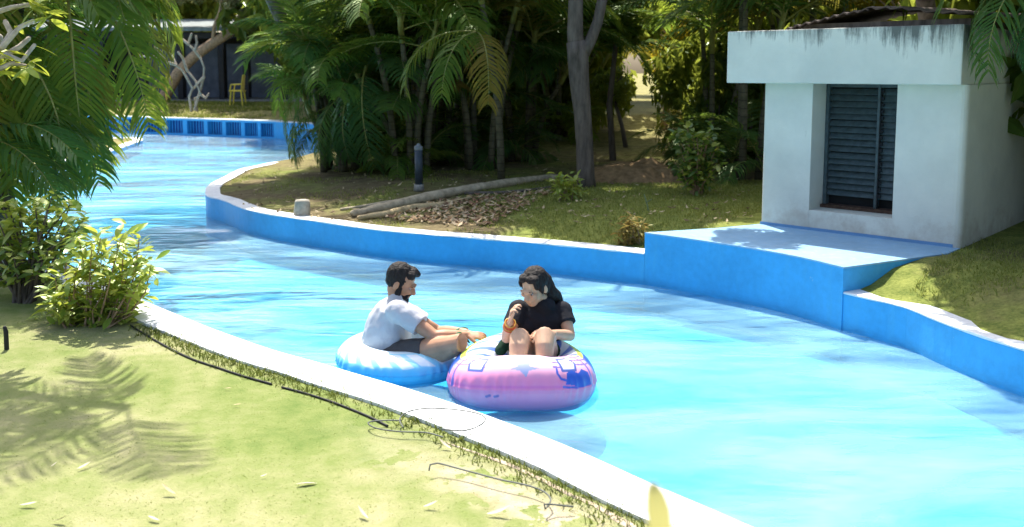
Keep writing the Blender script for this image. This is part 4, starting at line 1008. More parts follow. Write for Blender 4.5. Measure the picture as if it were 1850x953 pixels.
def left_shrubs():
    b = G(165, 585); d = b.y
    pts = [(110, 470), (140, 430), (165, 445), (190, 425), (215, 440), (240, 430), (262, 470), (265, 500), (240, 500), (210, 490), (180, 480), (150, 490), (130, 520), (250, 540), (225, 540), (200, 530), (170, 540), (140, 550), (110, 540), (235, 575), (200, 575), (160, 575), (120, 580), (100, 510), (225, 465), (190, 555), (95, 560)]
    r = random.Random(8); roots = [((p[0] - 165) * d / F * .55 + r.uniform(-.04, .04), r.uniform(-.12, .12), -.02) for p in pts for _ in range(2)]
    shrub(b, tips_px(b, pts, d + .05, .22, 5, 2), 'bright yellow green leafy shrub at the lawn edge beside the white coping', LEAVES, 11, 5, .95, 300, .006, roots=roots)
    b = G(45, 545); d = b.y
    pts = [(-40, 420), (0, 400), (30, 385), (60, 370), (95, 365), (125, 375), (150, 395), (120, 410), (80, 400), (40, 420), (0, 450), (-40, 470), (60, 440), (100, 435), (20, 470), (70, 480), (-20, 500), (10, 372), (140, 420)]
    shrub(b, tips_px(b, pts, d, .28, 6, 2), 'darker green shrub left of and behind the bright one, forked bare stems below', LEAVES + LEAVESD[:1], 11, 6, 1.0, 300, .012, mat=BARK)
left_shrubs()
def small_plants():
    b = G(1030, 362); d = b.y
    shrub(b, tips_px(b, [(1005, 325), (1020, 312), (1040, 320), (1050, 338), (1015, 340), (1035, 345), (1028, 330)], d, .12, 3, 2), 'small yellow green plant at the foot of the forked trunk', LEAVES, 7, 9, 1.0, 300, .006)
    b = G(1258, 352); d = b.y
    shrub(b, tips_px(b, [(1230, 250), (1250, 238), (1275, 240), (1290, 265), (1240, 275), (1265, 270), (1285, 295), (1230, 300), (1255, 300), (1275, 320), (1240, 325), (1262, 255), (1295, 305)], d, .22, 4, 3), 'taller loose green shrub on the lawn left of the pump hut', [leaf_mesh(.12, .055, .2, .2, SHRUBDARK), leaf_mesh(.10, .05, .2, .2, SHRUBLEAF)], 9, 10, 1.05, 300, .010)
    b = G(1172, 382); d = b.y
    bm = bmesh.new(); loft(bm, [Vector((0, 0, -.02)), D(1170, 372, d) - b, D(1164, 352, d) - b], [.008, .007, .005], 6); loft(bm, [D(1168, 366, d) - b, D(1178, 360, d) - b], [.006, .003], 5)
    o = frombm('bare_sapling', bm, simple('green_stem', (.16, .22, .12), .7, .3, 10), None, True, loc=b); tag(o, 'thin bare green sapling stem on the grass before the hut', 'plant')
    b = G(1145, 440); d = b.y
    shrub(b, tips_px(b, [(1120, 415), (1140, 405), (1155, 412), (1150, 430), (1130, 432)], d, .08, 14, 3), 'low clump of dry yellow brown weeds against the left end of the deck', [leaf_mesh(.10, .022, .2, .3, leafmat('dry_weed', [(.22, .17, .05), (.32, .22, .07), (.16, .16, .04)], (.4, .3, .08), .1))], 12, 15, .9, 300, .004, 'weed_clump')
small_plants()
def edge_frangipani():
    """pale twigs reaching in at the left edge"""
    b0 = P(-190, 610, .25); b = Vector((b0.x, b0.y, T(b0.x, b0.y))); d = b.y + .1; o = thing('frangipani_tree', 'frangipani at the left edge, pale stubby twigs with yellow green leaf tufts', 'tree', b); k = d / F; q = lambda px, py, dd=0: D(px, py, d + dd) - b
    bm = bmesh.new()
    for pts, r0 in ((((-190, 615), (-200, 400), (-160, 200), (-60, 110), (-5, 70)), 16), (((-60, 110), (5, 85), (20, 60), (10, 40)), 7), (((5, 85), (35, 50), (60, 38)), 5), (((-60, 110), (10, 100), (35, 85), (52, 70)), 6), (((10, 100), (40, 110), (62, 82)), 5), (((-30, 140), (20, 115), (48, 120)), 5), (((-100, 140), (-30, 140)), 7), (((-160, 200), (-180, 60), (-120, -60)), 9), (((-120, -60), (-40, -120)), 6), (((-120, -60), (-150, -160)), 6), (((-200, 400), (-260, 240), (-300, 100)), 10), (((-30, 30), (20, 14), (60, 8)), 5), (((-60, 110), (-30, 30)), 6), (((-120, -60), (-20, -150), (60, -190)), 7), (((-20, -150), (100, -130), (170, -160)), 6), (((60, -190), (150, -230)), 5)):
        n = len(pts); loft(bm, [q(x, y, .05 * i) for i, (x, y) in enumerate(pts)], [r0 * k * (1 - .45 * i / n) for i in range(n)], 8)
    frombm('trunk', bm, BARKPALE, o, True)
    lm = [leaf_mesh(.16, .05, .15, .2, leafmat('frangipani_leaf', [(.16, .24, .03), (.34, .36, .05), (.42, .40, .08)], (.45, .5, .06), .3))]
    r = random.Random(2)
    for (px, py) in ((10, 105), (50, 120), (-5, 130), (60, 10), (85, 25), (20, 120), (-120, -60), (-40, -120), (-150, -160), (-300, 100), (60, -190), (170, -160), (150, -230), (100, -130), (110, -170), (20, -150), (52, 72)):
        for j in range(9 if px != 52 else 2):
            l = bpy.data.objects.new('leaf', lm[0]); C.objects.link(l); l.parent = o; l.location = q(px + r.uniform(-10, 10), py + r.uniform(-10, 10), r.uniform(0, .2)); l.rotation_euler = Euler((r.uniform(-.6, .6), -r.uniform(-.7, .8), r.uniform(0, 6.28))); s = r.uniform(.7, 1.2); l.scale = (s, s, s)
edge_frangipani()

# ------------------------------------------------------------------ cables, stake, dry leaves and grass on the near lawn
def cable(pts, r, name, label, cat, lift=0.012, mat=None):
    W = [G(*p) + Vector((0, 0, r + (p[2] if len(p) > 2 else 0))) if len(p) < 3 else G(p[0], p[1]) + Vector((0, 0, r + p[2])) for p in [tuple(q) for q in pts]]
    c = catmull([tuple(w_) for w_ in W], .03); o = Vector(c[0]); bm = bmesh.new(); loft(bm, [Vector(p) - o for p in c], [r] * len(c), 6)
    return tag(frombm(name, bm, mat, None, True, loc=o), label, cat)
_G = G
def G(px, py, z=None):
    return _G(px, py)
BLACKRUB = simple('black_rubber', (.018, .018, .02), .6, .2, 10, 0)
WIRE = simple('thin_grey_wire', (.10, .11, .10), .6, .2, 10, 0)
cable([(236, 590), (262, 606), (300, 628), (345, 650), (395, 667), (440, 682), (490, 696)], .0065, 'garden_hose', 'black hose lying on the lawn alongside the white coping', 'hose', mat=BLACKRUB)
cable([(510, 702), (545, 711), (590, 725), (625, 738), (668, 756), (700, 772)], .006, 'garden_hose', 'second black hose length nearer the camera, running towards the wire loop', 'hose', mat=BLACKRUB)
def loops():
    z = .275
    def ring(pts, label, name='wire_loop', r=.0035, hs=None):
        W = [P(a, b, z + (hs[i] if hs else 0)) for i, (a, b) in enumerate(pts)]; c = catmull([tuple(w_) for w_ in W], .02); o = Vector(c[0]); bm = bmesh.new(); loft(bm, [Vector(p) - o for p in c], [r] * len(c), 5); tag(frombm(name, bm, WIRE, None, True, loc=o), label, 'wire')
    ring([(728, 772), (722, 758), (735, 745), (770, 738), (820, 740), (862, 747), (877, 756), (868, 768), (840, 778), (800, 776)], 'thin looped wire lying over the white coping', hs=[0, .01, .02, .03, .03, .03, .02, .01, .01, .01])
    ring([(725, 760), (690, 760), (665, 764), (680, 774), (720, 780), (770, 782), (800, 790)], 'thin looped wire trailing over the grass edge left of the coping loop')
    ring([(775, 850), (777, 840), (790, 837), (840, 850), (900, 866), (955, 878), (985, 890), (995, 905), (985, 920), (983, 912), (1000, 912), (1035, 916)], 'thin dark wire kinked across the lawn near the bare strip', hs=[0.0, .02, .02, .01, .01, .01, .01, .01, 0, .02, .01, 0])
loops()
def stake():
    b = G(12, 632); k = b.y / F; bm = bmesh.new(); loft(bm, [Vector((0, 0, -.03)), Vector((.002, 0, 34 * k)), Vector((-.004, 0, 42 * k))], [4.5 * k, 4.2 * k, 3.4 * k], 8)
    tag(frombm('lawn_stake', bm, BLACKRUB, None, True, loc=b), 'short black stake standing in the lawn at the left edge', 'stake')
stake()
def lawn_leaves():
    pale = simple('bleached_leaf', (.50, .45, .32), .7, .2, 20); brown = simple('curled_leaf', (.45, .34, .2), .7, .3, 20)
    r = random.Random(12)
    for px, py, L, az, lb, m_ in ((36, 918, 44, 0.1, 'pale curled dry leaf low on the lawn at the left', pale), (96, 946, 42, -.2, 'pale arched dry leaf at the bottom edge of the lawn', pale), (140, 852, 34, .9, 'small forked dry leaf with upturned tips on the lawn', pale), (288, 946, 40, 2.7, 'straight pale dry leaf at the bottom, middle of the lawn', pale), (318, 898, 46, 2.8, 'narrow tan dry leaf on the open lawn', brown), (535, 880, 56, .3, 'long pale twig like leaf on the open lawn', pale), (665, 942, 46, 2.4, 'broad bleached leaf at the bottom edge below the kinked wire', pale), (765, 921, 40, .15, 'pale dry leaf just below the kinked wire, left one', pale), (880, 934, 60, .1, 'long pale dry leaf left of the bare strip', pale), (470, 866, 18, .5, 'tiny cream leaf scrap in the middle of the lawn', pale), (815, 815, 40, 2.6, 'pale leaf beside the grass fringe of the coping', pale), (92, 848, 18, 1.0, 'tiny pale leaf left of the forked dry leaf', pale), (138, 818, 20, 0.2, 'dark brown leaf above the forked dry leaf', brown), (405, 706, 20, 0, 'dark brown leaf near the hose, upper one', brown), (422, 736, 20, 0, 'dark brown leaf near the hose, lower one', brown)):
        b = G(px, py); k = b.y / F; l = L * k * .72
        me = leaf_mesh(l, l * .22, .4, -.25 + r.uniform(-.2, .3), m_, 'dry_leaf'); o = meshob('dry_leaf', me, m_, None, b + Vector((0, 0, .012))); o.rotation_euler = (r.uniform(-.3, .3), r.uniform(-.15, .15), az)
        tag(o, lb, 'leaf', 'dry leaves on the lawn')
lawn_leaves()
def blades(name, pts, hmin, hmax, w_, seed, label, mat, lean=.6):
    r = random.Random(seed); n = len(pts); vs = []; fs = []
    for p in pts:
        h = r.uniform(hmin, hmax); a = r.uniform(0, 6.28); u = Vector((math.cos(a), math.sin(a), 0)) * w_ * .5; b = r.uniform(0, 6.28); l = h * r.uniform(0, lean); t = Vector((math.cos(b) * l, math.sin(b) * l, h)); c = Vector(p); i = len(vs)
        vs += [c - u, c + u, c + t * .55 + u * .7, c + t * .55 - u * .7, c + t + Vector((t.x * .4, t.y * .4, -h * .1))]; fs += [(i, i + 1, i + 2, i + 3), (i + 3, i + 2, i + 4)]
    o = pydata(name, [tuple(v) for v in vs], fs, mat); tag(o, label, None, None, 'stuff'); return o
def grasses():
    r = random.Random(21)
    pts = []; q = np.array([(r.uniform(-4.6, 1.4), 2.6 + 6.0 * r.random() ** 1.6) for _ in range(60000)])
    ok = ~inpoly(q, water_poly); q = q[ok]; d = dist(q, S_near); q = q[(d > .28)]; z = terrain(q[:1])[0]
    zz = np.array([T(a, b) for a, b in q]); blades('lawn_blades', [(a, b, c - .004) for (a, b), c in zip(q, zz)], .004, .010, .005, 22, 'short mown grass blades over the near lawn', GRASSBLADE, 1.2)
    # ragged fringe hanging on the coping edge
    pts = []; n = offs(near_l, 0.0)
    t = np.gradient(near_l, axis=0); nn = np.stack([t[:, 1], -t[:, 0]], 1); nn /= np.linalg.norm(nn, axis=1)[:, None]
    for _ in range(42000):
        k = r.randrange(len(near_l)); 
        if not (2.3 < near_l[k][1] < 9): continue
        if mnoise.noise((near_l[k][0] * 2.2, near_l[k][1] * 2.2, 5)) + r.uniform(-.3, .3) < -.30: continue
        e = -.02 + .13 * r.random() ** 1.4; p = near_l[k] + nn[k] * e + np.array([r.uniform(-.06, .06), r.uniform(-.06, .06)]); pts.append((p[0], p[1], T(p[0], p[1]) - .005))
    blades('grass_fringe', pts, .012, .05, .007, 23, 'ragged longer grass fringe along the white coping', leafmat('fringe_blade', [(0.07, 0.10, 0.02), (0.14, 0.17, 0.03), (0.24, 0.20, 0.08)], (0.22, 0.26, 0.06), 0.1), 1.1)
    # bare soil line beside the fringe
    seg = catmull([tuple(_G(a, b).xy) for a, b in ((800, 800), (867, 822), (932, 846), (1019, 889), (1080, 917), (1140, 952), (1190, 985))], .025); tt = np.gradient(seg, axis=0); mm = np.stack([tt[:, 1], -tt[:, 0]], 1); mm /= np.linalg.norm(mm, axis=1)[:, None]; vs = []; fs = []
    for k, (p, n_) in enumerate(zip(seg, mm)):
        e = min(1, k / 12, (len(seg) - k) / 6); a = (.010 + .020 * abs(mnoise.noise((k * .11, 3, 1)))) * e; b = (.010 + .045 * abs(mnoise.noise((k * .09, 8, 1)))) * e
        for o_, dz in ((-a, .002), (0, .007), (b, .002)): q_ = p + n_ * o_; vs.append((q_[0], q_[1], T(q_[0], q_[1]) + dz))
        if k: i0 = 3 * (k - 1); fs += [(i0, i0 + 1, i0 + 4, i0 + 3), (i0 + 1, i0 + 2, i0 + 5, i0 + 4)]
    o = pydata('bare_soil', vs, fs, simple('bleached_soil', (.40, .33, .24), .95, .4, 30, .6, .05), None, True); tag(o, 'thin line of bare pale soil along the grass fringe', None, None, 'stuff')
    q = np.array([(r.uniform(-.4, 4.2), 6.0 + 6.5 * r.random()) for _ in range(42000)] + [(r.uniform(-4.6, -.2), 8.5 + 6.5 * r.random()) for _ in range(16000)]); ok = ~inpoly(q, water_poly); q = q[ok]; di = dist(q, island); q = q[di > .23]
    keep = []
    for a, b in q:
        s = (Vector((a, b, 0)) - Vector((HL.x, HL.y, 0))); u, v = s.dot(HU), s.dot(HN)
        if -.35 < u < HW + .02 and v < 1.5: continue
        if a < .2 and mnoise.noise((a * 1.5, b * 1.5, 2)) < .08: continue
        keep.append((a, b, T(a, b) - .005))
    blades('bank_grass', keep, .02, .055, .009, 24, 'rough grass on the bank around the pump hut', GRASSBLADE, .9)
    q = [G(r.uniform(230, 530), r.uniform(188, 211)) for _ in range(6000)]
    blades('far_grass', [(p.x, p.y, p.z - .01) for p in q if p.y > 27.3], .05, .14, .03, 25, 'sunny grass strip behind the far grated wall', GRASSBLADE, .8)
grasses()
def yellow_leaf():
    """a blurred yellow leaf tip of a plant growing close to the camera"""
    d = .8; tip = D(1184, 866, d); b = Vector((tip.x + .03, d, T(tip.x, d))); q = lambda px, py: D(px, py, d) - b; o = thing('yellow_leaf_shoot', 'upright pale yellow leaf tip at the bottom of the lawn close to the camera', 'plant', b)
    m_ = leafmat('pale_yellow_leaf', [(.66, .60, .26), (.72, .66, .34)], (.7, .62, .22), .1)
    bm = bmesh.new(); loft(bm, [Vector((0, 0, -.02)), q(1200, 1300), q(1194, 1000)], [.006, .005, .004], 7); frombm('stem', bm, RACHIS, o, True)
    bm = bmesh.new(); rows = []
    for px, py, wd in ((1198, 1030, 10), (1196, 965, 24), (1191, 925, 25), (1186, 897, 19), (1182, 882, 11), (1179, 874, 3)):
        c = q(px, py); k = d / F; rows.append([bm.verts.new(c + Vector((-wd * k, .006, 0))), bm.verts.new(c), bm.verts.new(c + Vector((wd * k, .006, 0)))])
    for a, b_ in zip(rows[:-1], rows[1:]):
        for i in range(2): bm.faces.new((a[i], a[i + 1], b_[i + 1], b_[i]))
    frombm('leaf', bm, m_, o, True)
yellow_leaf()

# ------------------------------------------------------------------ swim rings
def ring_mesh(name, Rc, rh, rv, colf, nu=760, nv=190, wrinkle=.004, tiltx=0.0, tilty=0.0, saddle=0.0):
    u = np.linspace(0, 2 * np.pi, nu, endpoint=False); v = np.linspace(0, 2 * np.pi, nv, endpoint=False)
    U, V = np.meshgrid(u, v, indexing='ij')
    wr = wrinkle * (np.sin(U * 38 + 2 * np.sin(U * 7)) * np.exp(-((np.mod(V + np.pi, 2 * np.pi) - np.pi) / .35) ** 2) + 1.4 * np.sin(U * 30 + np.sin(U * 5)) * np.exp(-((V - np.pi) / .6) ** 2))
    seam = .0035 * np.exp(-((np.mod(V + np.pi, 2 * np.pi) - np.pi) / .05) ** 2)
    rr = Rc + (rh + wr + seam) * np.cos(V); z = (rv + wr) * np.sin(V) - saddle * np.cos(2 * U)
    X, Y, Z = rr * np.cos(U), rr * np.sin(U), z
    Y2 = Y * math.cos(tiltx) - Z * math.sin(tiltx); Z2 = Y * math.sin(tiltx) + Z * math.cos(tiltx)
    X2 = X * math.cos(tilty) + Z2 * math.sin(tilty); Z3 = -X * math.sin(tilty) + Z2 * math.cos(tilty)
    vs = np.stack([X2, Y2, Z3], -1).reshape(-1, 3)
    i = np.arange(nu)[:, None]; j = np.arange(nv)[None, :]
    f = np.stack([i * nv + j, ((i + 1) % nu) * nv + j, ((i + 1) % nu) * nv + (j + 1) % nv, i * nv + (j + 1) % nv], -1).reshape(-1, 4)
    me = bpy.data.meshes.new(name); me.from_pydata(vs.tolist(), [], f.tolist()); me.polygons.foreach_set('use_smooth', [True] * len(f))
    col = colf(U, V).reshape(-1, 3); a = me.attributes.new('print', 'FLOAT_COLOR', 'POINT'); a.data.foreach_set('color', np.concatenate([col, np.ones((len(col), 1))], 1).astype(np.float32).ravel())
    m = M(name + '_vinyl'); at = m.n('Attribute', attribute_name='print').outputs['Color']
    m.pbr(at, 0.28, None, 0.5, **{'Subsurface Weight': 0.15, 'Subsurface Radius': (.05, .05, .05), 'Subsurface Scale': .3})
    me.materials.append(m.m); return me
def lay(base, mask, c): m_ = np.clip(mask, 0, 1)[..., None]; return base * (1 - m_) + np.array(c, float) * m_
def wrap(a): return np.mod(a + np.pi, 2 * np.pi) - np.pi
def stroke(x, y, pts, wd, closed=False):
    pts = [np.array(p, float) for p in pts]; pts = pts + [pts[0]] if closed else pts; best = np.full(x.shape, 9.0)
    for p, q in zip(pts[:-1], pts[1:]):
        d = q - p; L = d @ d + 1e-12; t = np.clip(((x - p[0]) * d[0] + (y - p[1]) * d[1]) / L, 0, 1); best = np.minimum(best, np.hypot(x - p[0] - t * d[0], y - p[1] - t * d[1]))
    return np.clip((wd - best) / .004 + .5, 0, 1)
def fillp(x, y, pts): return inpoly(np.stack([x.ravel(), y.ravel()], 1), np.array(pts, float)).reshape(x.shape).astype(float)
PINKC = np.array((.058, 5.35, .088)); MANC = np.array((-.705, 5.82, .055))
def pink_cols(U, V):
    # plan coordinates on the ring: th = angle from the nearest point (right positive), s = height angle (0 outer seam, pi/2 top)
    th = wrap(U + np.pi / 2); s = wrap(V); c = np.zeros(U.shape + (3,)); c[:] = (.99, .24, .43)
    up = sm(.25, 1.1, s); c = lay(c, up * 1.0, (.96, .64, .73)); c = lay(c, np.exp(-((s - .12) / .05) ** 2) * .7, (.88, .14, .42))  # pink pales on top and below, fall of light put into the colour
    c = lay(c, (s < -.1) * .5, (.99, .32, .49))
    inn = sm(1.5, 1.9, np.abs(V)); c = lay(c, ((V > 1.75) & (V < 4.5)) * 1.0, (.86, .84, .90))
    x = th * .40; y = s * .15         # metres on the surface
    blue = (.05, .12, .52); purple = (.22, .16, .52); grey = (.34, .38, .60)
    # back of the ring: white with blue swirls, lime piping and a blue outside
    bk = sm(1.25, 1.45, np.abs(th)); c = lay(c, bk, (.78, .82, .90)); 
    sw = (np.sin(s * 9 + th * 14) > .25) * bk * (s > .2); c = lay(c, sw, (.12, .22, .62))
    c = lay(c, bk * (np.abs(V - 1.22) < .13), (.55, .72, .10)); c = lay(c, bk * (s < 1.09), (.03, .10, .42)); c = lay(c, bk * (s < .3), (.85, .26, .5))
    # stripes at both inner shoulders
    for sg, a0, a1 in ((1, .45, 1.45), (-1, .55, 1.35)):
        z = ((th * sg > a0) & (th * sg < a1) & (V > .80) & (V < 2.6)); c = lay(c, z * (np.sin(V * 26 + th * sg * 9) > .35) * (1.0 if sg > 0 else .8), purple)
    # outlined lozenges on both shoulders
    for sg in (1, -1):
        q = [(sg * .235, .105), (sg * .335, .105), (sg * .37, .155), (sg * .335, .200), (sg * .24, .19)] ; c = lay(c, fillp(x, y, q), (.86, .88, .93)); c = lay(c, stroke(x, y, q, .009, True), (.10, .14, .42))
    for sg in (1, -1):
        c = lay(c, stroke(x, y, [(sg * .46, .01), (sg * .475, .09), (sg * .47, .16), (sg * .44, .22)], .012), purple)
        c = lay(c, stroke(x, y, [(sg * .30, .275), (sg * .36, .26), (sg * .40, .235)], .006), purple)
    # blue filled figure low on the right
    c = lay(c, fillp(x, y, [(.235, .030), (.255, .090), (.30, .105), (.345, .085), (.395, .108), (.45, .08), (.445, .022), (.34, .012)]), blue)
    c = lay(c, stroke(x, y, [(.245, .05), (.21, .06), (.195, .09), (.20, .115)], .007), blue); c = lay(c, stroke(x, y, [(.22, .016), (.30, .010), (.44, .016)], .006), blue)
    # small grey star in the middle
    c = lay(c, fillp(x, y, [(-.035, .165), (.05, .17), (.04, .135), (.10, .12), (.035, .105), (.02, .07), (-.012, .105), (-.07, .115), (-.026, .135)]), grey)
    for xx in (-.18, -.135): c = lay(c, stroke(x, y, [(xx - .009, -.034), (xx + .009, -.030)], .007), (.25, .14, .36))
    return c
def man_cols(U, V):
    th = wrap(U + np.pi / 2); s = wrap(V); c = np.zeros(U.shape + (3,)); c[:] = (.13, .55, .84)
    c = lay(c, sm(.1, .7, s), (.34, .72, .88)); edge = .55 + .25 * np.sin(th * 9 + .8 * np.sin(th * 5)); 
    # white tongues on the upper face
    k = np.mod(th * 3.3 + .9 * (s - .6), 1.0); tong = sm(.10, .16, k) * (1 - sm(.72, .80, k)) * sm(.42, .50, s + .06 * np.sin(th * 13)) * (1 - sm(1.28, 1.36, s)); c = lay(c, tong, (.82, .88, .90))
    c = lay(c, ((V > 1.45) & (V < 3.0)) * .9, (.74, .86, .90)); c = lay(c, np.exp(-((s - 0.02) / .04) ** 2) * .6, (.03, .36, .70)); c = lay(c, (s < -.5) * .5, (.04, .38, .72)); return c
def build_rings():
    o = meshob('swim_ring', ring_mesh('pink_ring', .300, .146, .158, pink_cols, tiltx=R(-3), saddle=.030), None, None, PINKC); tag(o, 'pink and white inflatable swim ring with blue drawings carrying the woman', 'swim ring', 'inflatable swim rings')
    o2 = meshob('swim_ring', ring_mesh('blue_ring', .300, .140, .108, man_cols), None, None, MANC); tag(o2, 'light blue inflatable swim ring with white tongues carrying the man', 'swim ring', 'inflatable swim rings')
    # dark green rope grab handles
    gm = simple('green_strap', (.02, .10, .035), .6, .3, 20, .2)
    for ob, pts in ((o2, ((.31, .06, .09), (.345, .09, .145), (.40, .15, .135), (.385, .19, .07))), (o, ((-.36, .16, .13), (-.40, .19, .18), (-.37, .27, .17), (-.33, .28, .11)))):
        b = bmesh.new(); c = catmull(pts, .01); loft(b, [Vector(p) for p in c], [(.006, .012)] * len(c), 8); frombm('grab_handle', b, gm, ob, True)
build_rings()

# ------------------------------------------------------------------ people
def skinmat(name, c):
    m = M(name); v = m.pos(coord='obj'); f = m.noise(v, 14, 4); f2 = m.noise(v, 120, 3)
    col = m.ramp(f, [(0.3, tuple(x * .86 for x in c)), (0.7, tuple(min(1, x * 1.1) for x in c))])
    return m.pbr(col, .5, m.bump(f2, .15, .003), .35, **{'Subsurface Weight': .12, 'Subsurface Radius': (.02, .008, .004), 'Subsurface Scale': .5})
def clothmat(name, c, var=.12):
    m = M(name); v = m.pos(coord='obj'); f = m.noise(v, 7, 5, .6, .5); g = m.noise(v, 160, 2)
    return m.pbr(m.ramp(f, [(.3, tuple(x * (1 - var) for x in c)), (.7, tuple(min(1, x * (1 + var)) for x in c))]), .85, m.bump(m.math('ADD', m.math('MULTIPLY', f, 2.0), m.math('MULTIPLY', g, .15)), .5, .012), .15)
HAIR = M('dark_hair'); 
_hv = HAIR.pos((60, 60, 14), coord='obj'); _hf = HAIR.noise(_hv, 2.0, 4, .6)
HAIR = HAIR.pbr(HAIR.ramp(_hf, [(.3, (.008, .007, .008)), (.7, (.022, .016, .014))]), .6, HAIR.bump(_hf, 1.0, .012), .25)
class Head:
    def __init__(s, c, fwd, up_hint=(0, 0, 1), k=1.0):
        s.c = Vector(c); f = Vector(fwd).normalized(); l = Vector(up_hint).cross(f).normalized(); u = f.cross(l).normalized(); s.R = Matrix((f, l, u)).transposed(); s.k = k
    def p(s, x, y, z): return s.c + s.R @ (Vector((x, y, z)) * s.k)
    def e(s, bm, c, r, rot=None, u=16, v=10): ell(bm, s.p(*c), tuple(a * s.k for a in r), s.R if rot is None else s.R @ rot, u, v)
    def skull(s, bm, fem=False):
        s.e(bm, (-.012, 0, .030), (.094, .074, .092)); s.e(bm, (.030, 0, -.030), (.060, .056, .078)); s.e(bm, (.045, 0, -.085), (.038, .036, .030))      # cranium, face, chin
        s.e(bm, (.010, 0, -.060), (.062, .058, .045)); s.e(bm, (.088, 0, .018), (.016, .050, .012))                                                       # jaw, brow
        loft(bm, [s.p(.086, 0, .012), s.p(.100, 0, -.014), s.p(.108, 0, -.030)], [.010 * s.k, .013 * s.k, .015 * s.k], 8)                               # nose
        s.e(bm, (.094, .012, -.034), (.010, .009, .008)); s.e(bm, (.094, -.012, -.034), (.010, .009, .008))
        s.e(bm, (.086, 0, -.056), (.012, .026, .007)); s.e(bm, (.083, 0, -.069), (.012, .022, .008))                                                      # lips
        for sg in (1, -1):
            s.e(bm, (.060, sg * .040, -.018), (.030, .020, .022)); s.e(bm, (-.012, sg * .076, -.010), (.020, .010, .032), Matrix.Rotation(sg * -.35, 3, 'Z'))   # cheek, ear
    def eyes(s, parent, skin):
        wm = simple('eye_white', (.38, .35, .33), .4, .05, 5, 0); dm = simple('iris', (.03, .018, .012), .2, .1, 5, 0)
        for sg in (1, -1):
            bm = bmesh.new(); s.e(bm, (.0745, sg * .031, -.001), (.0115, .011, .0062), None, 12, 8); frombm('eye', bm, wm, parent, True, world=True)
            bm = bmesh.new(); s.e(bm, (.0825, sg * .031, -.002), (.0042, .0055, .005), None, 10, 6); frombm('pupil', bm, dm, parent, True, world=True)
            bm = bmesh.new(); loft(bm, [s.p(.093, sg * .014, .017), s.p(.096, sg * .030, .023), s.p(.084, sg * .050, .017)], [.0025 * s.k, .0035 * s.k, .002 * s.k], 6); frombm('eyebrow', bm, HAIR, parent, True, world=True)
def hand(bm, wrist, palm_dir, normal, k=1.0, curl=.5, thumb=1, spread=.12):
    """wrist point, direction of the palm, back-of-hand normal; five separate fingers"""
    w_ = Vector(wrist); d = Vector(palm_dir).normalized(); n = Vector(normal); n = (n - d * n.dot(d)).normalized(); sd = d.cross(n).normalized()
    loft(bm, [w_ - d * .02 * k, w_ + d * .01 * k, w_ + d * .045 * k, w_ + d * .082 * k], [(.017 * k, .024 * k), (.016 * k, .028 * k), (.014 * k, .039 * k), (.011 * k, .038 * k)], 12, ref=n)
    L = (.068, .078, .072, .056)
    for i in range(4):
        off = (i - 1.5) * .0195 * k; p = w_ + d * (.082 - .004 * abs(i - 1.4)) * k + sd * off; fd = (d + sd * (i - 1.5) * spread).normalized(); pts = [p - fd * .012 * k]; a = 0.0; q = p; pts.append(p)
        for j, fr in enumerate((.45, .31, .24)):
            a += curl * (.7, 1.0, .8)[j] * (1 + .12 * (i - 1.5)); dd = (fd * math.cos(a) - n * math.sin(a)); q = q + dd * L[i] * fr * k; pts.append(q)
        loft(bm, pts, [.0092 * k, .0092 * k, .0085 * k, .0078 * k, .0066 * k], 8)
    b = w_ + d * .022 * k + sd * thumb * .026 * k; t1 = (d * .75 + sd * thumb * .75 - n * .25).normalized(); t2 = (d * .95 + sd * thumb * .2 - n * .35).normalized()
    loft(bm, [b - t1 * .01 * k, b + t1 * .03 * k, b + t1 * .045 * k + t2 * .012 * k, b + t1 * .045 * k + t2 * .042 * k], [.013 * k, .0115 * k, .0098 * k, .0075 * k], 8)
def wrinkle(seed, amp, sc=14, st=(1, 1, 1)):
    return lambda c: amp * (mnoise.noise(Vector((c.x * sc * st[0] + seed, c.y * sc * st[1], c.z * sc * st[2]))) + .5 * mnoise.noise(c * sc * 2.3))
def arm_dir(a, b): return (Vector(b) - Vector(a)).normalized()

